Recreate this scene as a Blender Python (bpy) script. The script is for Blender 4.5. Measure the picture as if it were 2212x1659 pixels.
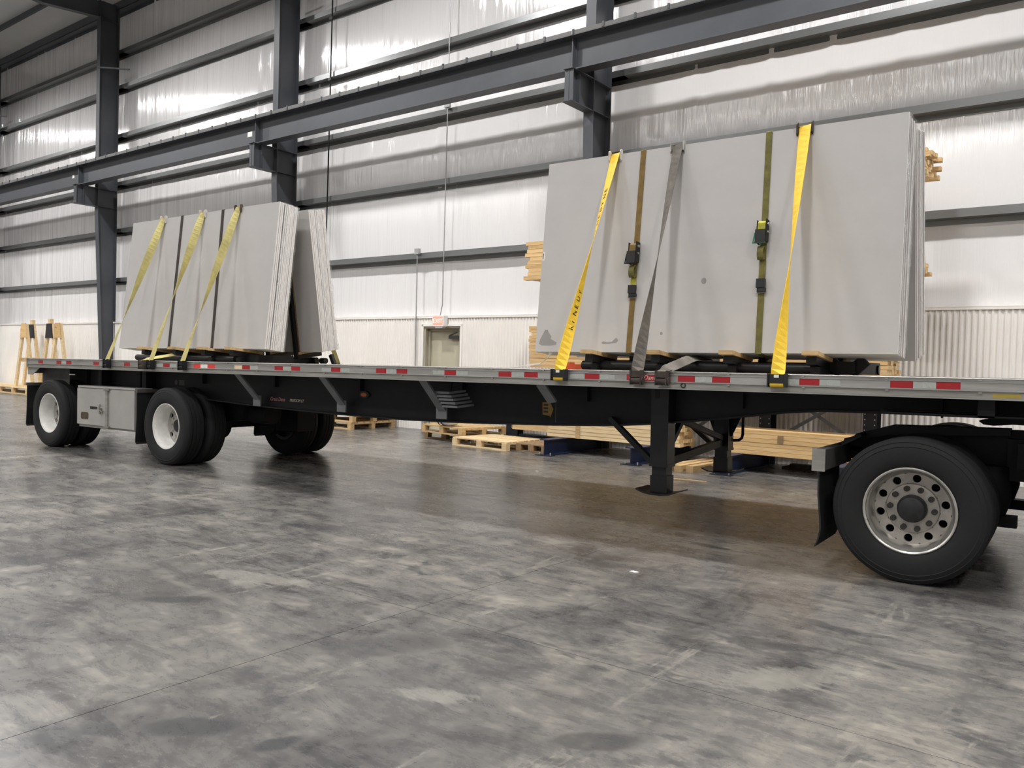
import bpy, math, random
from mathutils import Matrix, Vector
random.seed(7)
SC = bpy.context.scene
for o in list(bpy.data.objects):
    bpy.data.objects.remove(o)
COL = SC.collection

# ---------------------------------------------------------------- camera
cam_d = bpy.data.cameras.new('camera')
cam = bpy.data.objects.new('camera', cam_d)
COL.objects.link(cam)
cam_d.sensor_fit = 'HORIZONTAL'
cam_d.sensor_width = 36.0
cam_d.lens = 1771.9977 / 2212 * 36.0
cam_d.clip_start, cam_d.clip_end = 0.05, 300
Rv, Uv, Fv = (0.821013, 0.570278, 0.026842), (-0.03663, 0.0057, 0.999313), (-0.569733, 0.821432, -0.025569)
cam.matrix_world = Matrix(((Rv[0], Uv[0], -Fv[0], 0), (Rv[1], Uv[1], -Fv[1], 0), (Rv[2], Uv[2], -Fv[2], 1.453133), (0, 0, 0, 1)))
SC.camera = cam

# ---------------------------------------------------------------- frames
DR = 6.154722                      # distance of the trailer's near rail
TAU = 0.0083273                    # the trailer stands slightly nose-up
FW = Matrix.Translation((-5, 12.911484, 0)) @ Matrix.Rotation(-0.0446356, 4, 'Z')    # wall frame: x along the wall, -y into the hall
FT = Matrix.Translation((-6, DR, 0)) @ Matrix.Rotation(-TAU, 4, 'Y') @ Matrix.Translation((6, 0, 0))
FG = Matrix.Translation((0, DR, 0))
I4 = Matrix.Identity(4)

# ---------------------------------------------------------------- world, lamps, exposure
W = bpy.data.worlds.new('world')
SC.world = W
W.use_nodes = True
W.node_tree.nodes['Background'].inputs[0].default_value = (1, 0.98, 0.96, 1)
W.node_tree.nodes['Background'].inputs[1].default_value = 0.05
LAMP_W = 330
for d in (5.2, 12.6, 20.0):
    for u in (-32.8, -24.0, -15.2, -6.5, 2.2, 10.9):
        ld = bpy.data.lights.new('high_bay_lamp', 'AREA')
        ld.shape = 'RECTANGLE'
        ld.size, ld.size_y = 1.2, 0.45
        ld.energy = LAMP_W * (1.35 if d < 6 else 0.82)
        ld.color = (1, 0.985, 0.972)
        ld.spread = math.radians(166)
        lo = bpy.data.objects.new('high_bay_lamp', ld)
        COL.objects.link(lo)
        lo.matrix_world = FW @ Matrix.Translation((u, -d, 11.2))
SC.view_settings.view_transform = 'Standard'
SC.view_settings.look = 'None'
SC.view_settings.gamma = 1
SC.view_settings.use_curve_mapping = False
SC.view_settings.exposure = 0.55
SC.cycles.max_bounces = 5
SC.cycles.diffuse_bounces = 3
SC.cycles.glossy_bounces = 3
SC.cycles.transparent_max_bounces = 8
SC.cycles.use_light_tree = False

# ---------------------------------------------------------------- materials
def nt(name):
    m = bpy.data.materials.new(name)
    m.use_nodes = True
    t = m.node_tree
    return m, t, t.nodes['Principled BSDF']

def ramp(t, stops):
    r = t.nodes.new('ShaderNodeValToRGB')
    el = r.color_ramp.elements
    while len(el) < len(stops):
        el.new(0.5)
    for e, (pos, c) in zip(el, stops):
        e.position = pos
        e.color = (c[0], c[1], c[2], 1) if len(c) == 3 else c
    return r

def coords(t, scale=(1, 1, 1), rnd=False, kind='Object', rot=(0, 0, 0)):
    c = t.nodes.new('ShaderNodeTexCoord')
    mp = t.nodes.new('ShaderNodeMapping')
    mp.inputs['Scale'].default_value = scale
    mp.inputs['Rotation'].default_value = rot
    t.links.new(c.outputs[kind], mp.inputs['Vector'])
    if rnd:
        oi = t.nodes.new('ShaderNodeObjectInfo')
        ml = t.nodes.new('ShaderNodeMath')
        ml.operation = 'MULTIPLY'
        ml.inputs[1].default_value = 40
        t.links.new(oi.outputs['Random'], ml.inputs[0])
        t.links.new(ml.outputs[0], mp.inputs['Location'])
    return mp

def noise(t, mp, scale, detail=4, rough=0.55, dist=0.0):
    n = t.nodes.new('ShaderNodeTexNoise')
    n.inputs['Scale'].default_value = scale
    n.inputs['Detail'].default_value = detail
    n.inputs['Roughness'].default_value = rough
    n.inputs['Distortion'].default_value = dist
    t.links.new(mp.outputs[0], n.inputs['Vector'])
    return n

def mix(t, a, b, fac, mode='MIX'):
    x = t.nodes.new('ShaderNodeMix')
    x.data_type = 'RGBA'
    x.blend_type = mode
    for sock, v in ((x.inputs[0], fac), (x.inputs[6], a), (x.inputs[7], b)):
        if isinstance(v, (int, float)):
            sock.default_value = v
        elif isinstance(v, tuple):
            sock.default_value = (v[0], v[1], v[2], 1)
        else:
            t.links.new(v, sock)
    return x.outputs[2]

def mat(name, base, rough=0.6, metal=0.0, var=0.15, scale=6.0, stretch=(1, 1, 1), bump=0.0, bscale=None, spec=0.5, rnd=False, alt=None, rvar=0.1):
    """a painted / plain surface: base colour broken up by noise, roughness varied, optional bump"""
    m, t, b = nt(name)
    mp = coords(t, stretch, rnd)
    n = noise(t, mp, scale, 6, 0.6)
    lo = alt or tuple(c * (1 - var) for c in base)
    hi = tuple(min(1, c * (1 + var)) for c in base)
    r = ramp(t, [(0.3, lo), (0.7, hi)])
    t.links.new(n.outputs['Fac'], r.inputs[0])
    t.links.new(r.outputs[0], b.inputs['Base Color'])
    mr = t.nodes.new('ShaderNodeMapRange')
    mr.inputs[3].default_value = max(0.03, rough - rvar)
    mr.inputs[4].default_value = min(1, rough + rvar)
    t.links.new(n.outputs['Fac'], mr.inputs[0])
    t.links.new(mr.outputs[0], b.inputs['Roughness'])
    b.inputs['Metallic'].default_value = metal
    b.inputs['Specular IOR Level'].default_value = spec
    if bump:
        n2 = noise(t, mp, bscale or scale * 4, 3)
        bp = t.nodes.new('ShaderNodeBump')
        bp.inputs['Strength'].default_value = bump
        bp.inputs['Distance'].default_value = 0.01
        t.links.new(n2.outputs['Fac'], bp.inputs['Height'])
        t.links.new(bp.outputs[0], b.inputs['Normal'])
    return m

def wood(name, c1, c2, rough=0.7):
    m, t, b = nt(name)
    mp = coords(t, (0.8, 9, 9), True)
    n = noise(t, mp, 3.0, 6, 0.65, 0.6)
    r = ramp(t, [(0.3, c2), (0.5, c1), (0.75, tuple(min(1, x * 1.12) for x in c1))])
    t.links.new(n.outputs['Fac'], r.inputs[0])
    mp2 = coords(t, (1.2, 4, 4), True)
    n2 = noise(t, mp2, 2.2, 1, 0.4)
    r2 = ramp(t, [(0.76, (0, 0, 0)), (0.82, (1, 1, 1))])
    t.links.new(n2.outputs['Fac'], r2.inputs[0])
    oi = t.nodes.new('ShaderNodeObjectInfo')
    rr = ramp(t, [(0, (0.8, 0.76, 0.7)), (1, (1.0, 1.0, 1.0))])
    t.links.new(oi.outputs['Random'], rr.inputs[0])
    k = mix(t, r.outputs[0], tuple(x * 0.45 for x in c2), r2.outputs[0])
    t.links.new(mix(t, k, rr.outputs[0], 1.0, 'MULTIPLY'), b.inputs['Base Color'])
    b.inputs['Roughness'].default_value = rough
    bp = t.nodes.new('ShaderNodeBump')
    bp.inputs['Strength'].default_value = 0.15
    t.links.new(n.outputs['Fac'], bp.inputs['Height'])
    t.links.new(bp.outputs[0], b.inputs['Normal'])
    return m

def m_floor():
    m, t, b = nt('polished_concrete')
    big = noise(t, coords(t, (1, 1.25, 1), rot=(0, 0, 0.4)), 0.42, 5, 0.68, 0.6)
    r1 = ramp(t, [(0.34, (0.092, 0.089, 0.087)), (0.5, (0.140, 0.134, 0.127)), (0.66, (0.198, 0.188, 0.173))])
    t.links.new(big.outputs['Fac'], r1.inputs[0])
    # trowel and traffic streaks
    st = noise(t, coords(t, (0.8, 2.0, 1), rot=(0, 0, 0.25)), 2.3, 8, 0.80, 0.35)
    rs = ramp(t, [(0.36, (0.40, 0.40, 0.43)), (0.45, (0.78, 0.78, 0.80)), (0.53, (1.02, 1.01, 1.0)), (0.64, (1.75, 1.70, 1.58))])
    t.links.new(st.outputs['Fac'], rs.inputs[0])
    c = mix(t, r1.outputs[0], rs.outputs[0], 0.74, 'MULTIPLY')
    s2 = noise(t, coords(t, (1.9, 0.75, 1), rot=(0, 0, 0.75)), 1.1, 7, 0.76, 0.5)
    rs2 = ramp(t, [(0.36, (0.45, 0.45, 0.47)), (0.45, (0.88, 0.88, 0.89)), (0.55, (1.05, 1.05, 1.04)), (0.65, (1.5, 1.47, 1.40))])
    t.links.new(s2.outputs['Fac'], rs2.inputs[0])
    c = mix(t, c, rs2.outputs[0], 0.76, 'MULTIPLY')
    # dark rubber and oil marks
    bl = noise(t, coords(t, (0.8, 1.5, 1), rot=(0, 0, -0.6)), 1.9, 5, 0.70, 0.4)
    rb = ramp(t, [(0.575, (0, 0, 0)), (0.61, (0.5, 0.5, 0.5)), (0.70, (0.9, 0.9, 0.9))])
    t.links.new(bl.outputs['Fac'], rb.inputs[0])
    c = mix(t, c, (0.060, 0.061, 0.063), rb.outputs[0])
    # pale scuffs
    sc = noise(t, coords(t, (3.6, 0.7, 1), rot=(0, 0, -0.15)), 0.9, 7, 0.76, 0.3)
    rc = ramp(t, [(0.60, (0, 0, 0)), (0.65, (0.35, 0.35, 0.35)), (0.74, (0.8, 0.8, 0.8))])
    t.links.new(sc.outputs['Fac'], rc.inputs[0])
    c = mix(t, c, (0.36, 0.338, 0.292), rc.outputs[0])
    # a few marks with outlines of their own: oil blots and worn pale patches
    def mark(c, u, y, ru, ry, rot, col, k):
        tc = t.nodes.new('ShaderNodeTexCoord')
        mp = t.nodes.new('ShaderNodeMapping')
        mp.vector_type = 'TEXTURE'
        mp.inputs['Location'].default_value = (u, y, 0)
        mp.inputs['Rotation'].default_value = (0, 0, rot)
        mp.inputs['Scale'].default_value = (ru, ry, 1)
        t.links.new(tc.outputs['Object'], mp.inputs['Vector'])
        ln = t.nodes.new('ShaderNodeVectorMath')
        ln.operation = 'LENGTH'
        t.links.new(mp.outputs[0], ln.inputs[0])
        ad = t.nodes.new('ShaderNodeMath')
        ad.operation = 'MULTIPLY_ADD'
        t.links.new(st.outputs['Fac'], ad.inputs[0])
        ad.inputs[1].default_value = -3.0
        t.links.new(ln.outputs['Value'], ad.inputs[2])
        r = ramp(t, [(0.0, (k, k, k)), (0.12, (k, k, k)), (0.45, (0, 0, 0))])
        pl = t.nodes.new('ShaderNodeMath')
        pl.operation = 'ADD'
        pl.inputs[1].default_value = 0.9
        t.links.new(ad.outputs[0], pl.inputs[0])
        t.links.new(pl.outputs[0], r.inputs[0])
        return mix(t, c, col, r.outputs[0])
    DK, PL = (0.036, 0.038, 0.041), (0.34, 0.325, 0.285)
    for u, y, ru, ry, rot, col, k in ((2.70, -10.88, 0.20, 0.09, 0.75, DK, 0.8), (1.10, -10.02, 0.22, 0.08, 0.6, DK, 0.8), (3.05, -10.78, 0.10, 0.05, 1.2, DK, 0.8), (2.58, -9.75, 0.30, 0.16, 0.9, DK, 0.5),
                                      (3.97, -9.95, 0.22, 0.08, 0.8, DK, 0.6), (4.30, -8.80, 0.42, 0.16, 0.95, PL, 0.33), (1.05, -9.42, 0.42, 0.14, 0.3, PL, 0.4), (3.18, -10.06, 0.2, 0.08, 0.5, PL, 0.4)):
        c = mark(c, u, y, ru, ry, rot, col, k)
    t.links.new(c, b.inputs['Base Color'])
    mr = t.nodes.new('ShaderNodeMapRange')
    mr.inputs[1].default_value, mr.inputs[2].default_value = 0.3, 0.7
    mr.inputs[3].default_value, mr.inputs[4].default_value = 0.20, 0.36
    t.links.new(st.outputs['Fac'], mr.inputs[0])
    t.links.new(mr.outputs[0], b.inputs['Roughness'])
    b.inputs['Specular IOR Level'].default_value = 0.45
    return m

def m_vinyl():
    m, t, b = nt('white_vinyl_facing')
    b.inputs['Base Color'].default_value = (0.80, 0.785, 0.785, 1)
    b.inputs['Roughness'].default_value = 0.2
    b.inputs['Specular IOR Level'].default_value = 0.7
    n1 = noise(t, coords(t, (8, 0.01, 0.3)), 1.0, 5, 0.6)
    n2 = noise(t, coords(t, (2.2, 0.01, 0.2)), 1.0, 3, 0.5)
    n3 = noise(t, coords(t, (24, 0.01, 1.0)), 1.0, 3, 0.5)
    def bump(n, s, dist, prev=None):
        bp = t.nodes.new('ShaderNodeBump')
        bp.inputs['Strength'].default_value = s
        bp.inputs['Distance'].default_value = dist
        t.links.new(n.outputs['Fac'], bp.inputs['Height'])
        if prev:
            t.links.new(prev.outputs[0], bp.inputs['Normal'])
        return bp
    k = bump(n3, 0.5, 0.005, bump(n1, 0.8, 0.02, bump(n2, 0.6, 0.05)))
    t.links.new(k.outputs[0], b.inputs['Normal'])
    t.links.new(k.outputs[0], b.inputs['Coat Normal'])
    b.inputs['Coat Weight'].default_value = 1.0
    b.inputs['Coat Roughness'].default_value = 0.13
    b.inputs['Coat IOR'].default_value = 1.7
    return m

def m_film():
    m, t, b = nt('clear_stretch_film')
    n = noise(t, coords(t, (16, 16, 6)), 1.0, 4, 0.7)
    r = ramp(t, [(0.45, (0.03, 0.03, 0.03)), (0.72, (0.45, 0.45, 0.45))])
    t.links.new(n.outputs['Fac'], r.inputs[0])
    t.links.new(r.outputs[0], b.inputs['Alpha'])
    b.inputs['Base Color'].default_value = (0.9, 0.9, 0.9, 1)
    b.inputs['Roughness'].default_value = 0.12
    bp = t.nodes.new('ShaderNodeBump')
    bp.inputs['Strength'].default_value = 1.0
    bp.inputs['Distance'].default_value = 0.02
    t.links.new(n.outputs['Fac'], bp.inputs['Height'])
    t.links.new(bp.outputs[0], b.inputs['Normal'])
    return m

def m_emit(name, col, s):
    m, t, b = nt(name)
    b.inputs['Base Color'].default_value = (*col, 1)
    b.inputs['Emission Color'].default_value = (*col, 1)
    b.inputs['Emission Strength'].default_value = s
    return m

MT = dict(
    floor=m_floor(), vinyl=m_vinyl(), film=m_film(),
    joint=mat('joint_filler', (0.07, 0.068, 0.065), 0.8),
    cap=mat('cap_channel_paint', (0.105, 0.104, 0.098), 0.5),
    panel=mat('white_liner_panel', (0.86, 0.83, 0.79), 0.38, var=0.03, scale=1.5),
    panelw=mat('white_liner', (0.74, 0.73, 0.71), 0.5, var=0.03, scale=1.0),
    roof=mat('roof_facing', (0.62, 0.62, 0.62), 0.4, var=0.05, scale=1.0),
    steel=mat('grey_steel_paint', (0.058, 0.062, 0.072), 0.42, var=0.10, scale=2.5),
    girt=mat('girt_steel', (0.22, 0.225, 0.225), 0.34, 0.6, var=0.05, scale=3, stretch=(0.4, 2, 2), rvar=0.02),
    alu=mat('aluminium', (0.43, 0.42, 0.405), 0.40, 0.75, var=0.16, scale=5, stretch=(0.25, 4, 4), bump=0.05),
    alu_dirty=mat('weathered_aluminium', (0.32, 0.31, 0.285), 0.55, 0.5, var=0.28, scale=6, stretch=(0.3, 3, 3)),
    deck=mat('deck_plank_worn', (0.36, 0.33, 0.28), 0.6, 0.25, var=0.25, scale=8, stretch=(0.2, 3, 1)),
    black=mat('black_chassis_paint', (0.010, 0.010, 0.011), 0.55, var=0.3, scale=4, spec=0.25),
    blackg=mat('black_steel_gloss', (0.008, 0.008, 0.009), 0.36, var=0.3, scale=4, spec=0.3),
    dgrey=mat('road_film_grey', (0.085, 0.082, 0.077), 0.75, var=0.3, scale=5),
    strut=mat('galvanised_brace', (0.20, 0.21, 0.22), 0.5, 0.4, var=0.2, scale=9),
    rubber=mat('tyre_rubber', (0.0085, 0.0085, 0.009), 0.8, var=0.25, scale=9, bump=0.1),
    rubflap=mat('rubber_flap', (0.012, 0.012, 0.013), 0.6, var=0.3, scale=6),
    rimw=mat('white_wheel_paint', (0.72, 0.71, 0.68), 0.4, var=0.12, scale=9),
    rimg=mat('dusty_wheel_disc', (0.42, 0.405, 0.37), 0.5, var=0.25, scale=10),
    rimal=mat('aluminium_wheel', (0.56, 0.545, 0.51), 0.30, 0.85, var=0.12, scale=7),
    rimald=mat('dirty_aluminium_disc', (0.40, 0.375, 0.34), 0.42, 0.6, var=0.22, scale=8),
    hub=mat('oily_hub', (0.016, 0.016, 0.017), 0.5, 0.1, var=0.5, scale=18),
    nut=mat('rusty_nut', (0.035, 0.030, 0.027), 0.6, 0.3, var=0.3, scale=30),
    slab=mat('slab_grey_face', (0.515, 0.498, 0.484), 0.5, var=0.045, scale=1.6, stretch=(1, 1, 1.4)),
    slabe=mat('slab_edge', (0.64, 0.62, 0.60), 0.55, var=0.10, scale=10, rnd=True),
    slabw=mat('slab_wet_stain', (0.29, 0.28, 0.272), 0.45, var=0.08, scale=8),
    yellow=mat('yellow_webbing', (0.86, 0.56, 0.035), 0.65, var=0.10, scale=14, bump=0.2, bscale=220),
    yellowd=mat('worn_yellow_webbing', (0.46, 0.40, 0.15), 0.75, var=0.30, scale=5, bump=0.2, bscale=220),
    olive=mat('olive_webbing', (0.15, 0.135, 0.035), 0.8, var=0.4, scale=12, bump=0.2, bscale=220),
    tan=mat('tan_webbing', (0.20, 0.125, 0.035), 0.8, var=0.3, scale=10, bump=0.2, bscale=220),
    greyweb=mat('grimy_grey_webbing', (0.125, 0.112, 0.095), 0.85, var=0.35, scale=9, bump=0.2, bscale=220),
    brownweb=mat('dark_brown_webbing', (0.052, 0.042, 0.036), 0.85, var=0.3, scale=10),
    limeweb=mat('lime_tag', (0.42, 0.40, 0.03), 0.7, var=0.3, scale=20),
    print=mat('black_print', (0.03, 0.022, 0.01), 0.7),
    rust=mat('rusty_winch', (0.060, 0.046, 0.038), 0.75, 0.2, var=0.4, scale=20),
    zinc=mat('zinc_hardware', (0.5, 0.49, 0.46), 0.3, 0.9, var=0.2, scale=20),
    green=mat('green_lever', (0.01, 0.22, 0.11), 0.5),
    pale=mat('pale_plastic_guard', (0.50, 0.46, 0.41), 0.6),
    red=mat('red_reflective_tape', (0.36, 0.012, 0.018), 0.35, var=0.08, scale=40),
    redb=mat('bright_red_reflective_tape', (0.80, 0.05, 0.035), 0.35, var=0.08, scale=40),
    white=mat('silver_reflective_tape', (0.40, 0.42, 0.39), 0.35, var=0.06, scale=40),
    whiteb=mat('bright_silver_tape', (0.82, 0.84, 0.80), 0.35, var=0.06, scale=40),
    peach=mat('peach_reflective_tape', (0.78, 0.60, 0.42), 0.35, var=0.06, scale=40),
    emblem=mat('tape_emblem', (0.52, 0.54, 0.50), 0.35),
    logored=mat('logo_red', (0.42, 0.018, 0.022), 0.4),
    logowhite=mat('logo_white', (0.72, 0.68, 0.60), 0.5),
    decalred=mat('decal_red', (0.50, 0.22, 0.20), 0.5),
    amber=mat('amber_lens', (0.40, 0.09, 0.012), 0.3),
    whiteplastic=mat('white_plastic', (0.82, 0.82, 0.80), 0.4),
    arrowm=mat('arrow_decal', (0.24, 0.15, 0.035), 0.6),
    stickery=mat('yellow_sticker', (0.40, 0.30, 0.05), 0.6),
    toolbox=mat('painted_tool_box', (0.42, 0.405, 0.385), 0.45, 0.25, var=0.08, scale=3),
    plate=mat('brass_plate', (0.10, 0.075, 0.05), 0.5, 0.4, var=0.4, scale=40),
    pine=wood('pine', (0.72, 0.49, 0.235), (0.55, 0.335, 0.14)),
    pinep=wood('pale_pine', (0.80, 0.62, 0.37), (0.64, 0.45, 0.235)),
    pallet=wood('pallet_wood', (0.60, 0.42, 0.21), (0.40, 0.255, 0.115)),
    palletd=wood('weathered_pallet_wood', (0.30, 0.20, 0.105), (0.17, 0.11, 0.06)),
    endgrain=wood('end_grain', (0.86, 0.65, 0.36), (0.68, 0.45, 0.20)),
    blue=mat('dark_blue_rack_paint', (0.010, 0.019, 0.058), 0.45, var=0.2, scale=5),
    rackblk=mat('rack_black_paint', (0.012, 0.013, 0.018), 0.5, var=0.2, scale=5),
    hole=mat('bare_metal_bolt', (0.62, 0.62, 0.62), 0.35, 0.7),
    door=mat('beige_door_paint', (0.50, 0.465, 0.35), 0.5, var=0.05, scale=3),
    doorfr=mat('beige_frame_paint', (0.40, 0.37, 0.29), 0.5, var=0.06, scale=3),
    dark=mat('dark_bronze', (0.04, 0.038, 0.035), 0.5),
    signred=m_emit('exit_sign_face', (1.0, 0.22, 0.16), 0.75),
    signlet=m_emit('exit_letters', (1.0, 0.62, 0.55), 0.8),
    conduit=mat('galvanised_conduit', (0.42, 0.42, 0.42), 0.4, 0.6, var=0.1),
    navy=mat('navy_print', (0.015, 0.02, 0.075), 0.6),
    sack=mat('white_sack', (0.80, 0.80, 0.82), 0.55, var=0.06, scale=12, bump=0.6, bscale=14),
    orange=mat('orange_plastic', (0.75, 0.11, 0.03), 0.5),
    chalk=mat('chalk', (0.65, 0.65, 0.63), 0.9),
    litter=mat('paper_scrap', (0.8, 0.79, 0.75), 0.8),
)

# ---------------------------------------------------------------- mesh helpers
class MB:
    def __init__(s):
        s.v, s.f, s.m = [], [], []
    def add(s, vs, fs, mi=0):
        b = len(s.v)
        s.v += [tuple(x) for x in vs]
        s.f += [tuple(i + b for i in q) for q in fs]
        s.m += [mi] * len(fs)
        return s
    def box(s, x0, x1, y0, y1, z0, z1, mi=0):
        vs = [(x, y, z) for z in (z0, z1) for y in (y0, y1) for x in (x0, x1)]
        return s.add(vs, [(0, 2, 3, 1), (4, 5, 7, 6), (0, 1, 5, 4), (2, 6, 7, 3), (0, 4, 6, 2), (1, 3, 7, 5)], mi)
    def bar(s, p, q, w, h, up=(0, 0, 1), mi=0):
        p, q, up = Vector(p), Vector(q), Vector(up)
        t = (q - p).normalized()
        a = t.cross(up)
        if a.length < 1e-4:
            a = t.cross(Vector((1, 0, 0)))
        a.normalize()
        b = a.cross(t)
        a, b = a * w / 2, b * h / 2
        vs = [c + sa * a + sb * b for c in (p, q) for sb in (-1, 1) for sa in (-1, 1)]
        return s.add(vs, [(0, 1, 3, 2), (4, 6, 7, 5), (0, 4, 5, 1), (2, 3, 7, 6), (0, 2, 6, 4), (1, 5, 7, 3)], mi)
    def tube(s, pts, r, n=12, caps=True, mi=0):
        pts = [Vector(p) for p in pts]
        rs = r if isinstance(r, (list, tuple)) else [r] * len(pts)
        rings, prev = [], None
        for i, p in enumerate(pts):
            t = (pts[min(i + 1, len(pts) - 1)] - pts[max(i - 1, 0)]).normalized()
            a = prev if prev is not None else (Vector((0, 0, 1)) if abs(t.z) < 0.9 else Vector((1, 0, 0)))
            a = (a - t * a.dot(t)).normalized()
            prev = a
            b = t.cross(a)
            rings.append([p + rs[i] * (math.cos(k * 2 * math.pi / n) * a + math.sin(k * 2 * math.pi / n) * b) for k in range(n)])
        vs = [v for r_ in rings for v in r_]
        fs = [(i * n + k, i * n + (k + 1) % n, (i + 1) * n + (k + 1) % n, (i + 1) * n + k) for i in range(len(rings) - 1) for k in range(n)]
        if caps:
            fs += [tuple(range(n - 1, -1, -1)), tuple((len(rings) - 1) * n + k for k in range(n))]
        return s.add(vs, fs, mi)
    def prism(s, poly, axis, a0, a1, mi=0):
        """poly: 2-D outline; axis 0: (y,z) along x, 1: (x,z) along y, 2: (x,y) along z"""
        def P(u, v, a):
            return ((a, u, v), (u, a, v), (u, v, a))[axis]
        n = len(poly)
        vs = [P(u, v, a0) for u, v in poly] + [P(u, v, a1) for u, v in poly]
        fs = [tuple(range(n)), tuple(range(2 * n - 1, n - 1, -1))] + [(i, i + n, (i + 1) % n + n, (i + 1) % n) for i in range(n)]
        return s.add(vs, fs, mi)
    def lathe(s, prof, n=48, mi=0, closed=False):
        """prof: (radius, y) about the y axis"""
        vs = [(r * math.cos(k * 2 * math.pi / n), y, r * math.sin(k * 2 * math.pi / n)) for r, y in prof for k in range(n)]
        m = len(prof)
        fs = [(i * n + k, i * n + (k + 1) % n, ((i + 1) % m) * n + (k + 1) % n, ((i + 1) % m) * n + k) for i in range(m if closed else m - 1) for k in range(n)]
        return s.add(vs, fs, mi)
    def ribbon(s, rows, t=0.003, mi=0):
        """rows: (point, half-width vector, normal)"""
        vs = []
        for p, w, nn in rows:
            p, w, nn = Vector(p), Vector(w), Vector(nn).normalized() * t / 2
            vs += [p - w + nn, p + w + nn, p + w - nn, p - w - nn]
        fs = []
        for i in range(len(rows) - 1):
            a, b = i * 4, i * 4 + 4
            fs += [(a + k, a + (k + 1) % 4, b + (k + 1) % 4, b + k) for k in range(4)]
        e = (len(rows) - 1) * 4
        fs += [(3, 2, 1, 0), (e, e + 1, e + 2, e + 3)]
        return s.add(vs, fs, mi)
    def mesh(s, name, mats, smooth=None):
        me = bpy.data.meshes.new(name)
        me.from_pydata(s.v, [], s.f)
        for m in (mats if isinstance(mats, (list, tuple)) else [mats]):
            me.materials.append(MT[m])
        if len(set(s.m)) > 1:
            me.polygons.foreach_set('material_index', s.m)
        import bmesh
        bm = bmesh.new()
        bm.from_mesh(me)
        bmesh.ops.recalc_face_normals(bm, faces=bm.faces)
        bm.to_mesh(me)
        bm.free()
        if smooth:
            me.polygons.foreach_set('use_smooth', [True] * len(me.polygons))
            me.set_sharp_from_angle(angle=math.radians(smooth))
        me.update()
        return me

def put(name, data, parent=None, M=None, label=None, cat=None, group=None, kind=None):
    o = bpy.data.objects.new(name, data)
    COL.objects.link(o)
    if parent is not None:
        o.parent = parent
        if M is not None:
            o.matrix_basis = M
    elif M is not None:
        o.matrix_basis = M
    if label and not kind and parent is None:
        kind = 'thing'
    for k, v in (('label', label), ('category', cat), ('group', group), ('kind', kind)):
        if v:
            o[k] = v
    return o

def T(x=0, y=0, z=0):
    return Matrix.Translation((x, y, z))

def RX(a): return Matrix.Rotation(math.radians(a), 4, 'X')
def RY(a): return Matrix.Rotation(math.radians(a), 4, 'Y')
def RZ(a): return Matrix.Rotation(math.radians(a), 4, 'Z')

def thing(name, label, cat, M=I4, group=None, kind=None):
    o = put(name, None, None, M, label, cat, group, kind)
    o.empty_display_size = 0.2
    return o

def part(name, mb, mats, parent, smooth=None, M=None, label=None, kind=None):
    return put(name, mb.mesh(name, mats, smooth) if isinstance(mb, MB) else mb, parent, M, label, kind=kind)

def text(name, s, size, m, parent, M, shear=0.0, ext=0.001, align='LEFT', bold=0.0):
    cu = bpy.data.curves.new(name, 'FONT')
    cu.body = s
    cu.size = size
    cu.shear = shear
    cu.extrude = ext
    cu.offset = bold
    cu.align_x = align
    cu.resolution_u = 3
    cu.materials.append(MT[m])
    tmp = bpy.data.objects.new(name, cu)
    me = bpy.data.meshes.new_from_object(tmp)
    bpy.data.objects.remove(tmp)
    bpy.data.curves.remove(cu)
    return put(name, me, parent, M)
FRONT = RX(90)          # text drawn in x-y stands up and faces -y

# ================================================================ the hall
GIRTS = (3.62, 5.12, 6.55, 8.0, 9.48, 10.55)
COLS = (-28.25, -19.57, -10.91, -2.14, 6.6)
UL, UR = -42.0, 16.0

def roofz(d): return 12.12 + 0.083 * d

# floor: concrete bays with sawn joints between them
fl = put('floor', MB().box(UL, UR, -30, 0.35, -0.25, -0.012).mesh('floor', 'joint'), None, FW, 'grey polished concrete floor with dark sawn joints', 'floor', kind='structure')
us = [UL] + [-2.2 + 4.46 * k for k in range(-8, 5)] + [UR]
ds = [-0.35, 4.45, 9.22, 13.7, 18.2, 22.7, 30]
for i in range(len(us) - 1):
    for j in range(len(ds) - 1):
        g = 0.002
        # bays share one material that reads position, so the mesh stays in the floor's own frame
        part('concrete_bay', MB().box(us[i] + g, us[i + 1] - g, -ds[j + 1] + g, -ds[j] - g, -0.02, 0.0), 'floor', fl)

# back wall: vinyl-faced insulation between girts, corrugated liner below
wall = thing('wall_back', 'long warehouse wall of white vinyl insulation above a corrugated liner', 'wall', FW, kind='structure')
rng = random.Random(3)
nu, nz = 420, 96
folds = [(rng.uniform(-36, 8), rng.uniform(0.02, 0.07), rng.uniform(0.006, 0.022), rng.random() * 8) for _ in range(170)]
zs = [2.3 + (12.15 - 2.3) * k / nz for k in range(nz + 1)]
uus = [-36 + 44.5 * k / nu for k in range(nu + 1)]
lev = (2.3,) + GIRTS + (12.15,)
def ins_y(u, z):
    t = 1.0
    for a, b in zip(lev, lev[1:]):
        if a <= z <= b:
            t = (z - a) / (b - a)
            break
    y = 0.205 - 0.028 * (math.sin(math.pi * t) ** 0.7 if 0 < t < 1 else 0) * (1 - 0.5 * t)
    for fu, fw, fa, fz in folds:
        if abs(u - fu) < 3 * fw:
            y -= fa * math.exp(-((u - fu) / fw) ** 2) * (0.5 + 0.5 * math.sin(fz + z * 0.9))
    return y
mb = MB()
mb.add([(u, ins_y(u, z), z) for z in zs for u in uus], [(j * (nu + 1) + i, j * (nu + 1) + i + 1, (j + 1) * (nu + 1) + i + 1, (j + 1) * (nu + 1) + i) for j in range(nz) for i in range(nu)])
part('insulation_facing', mb, 'vinyl', wall, 60)
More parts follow.
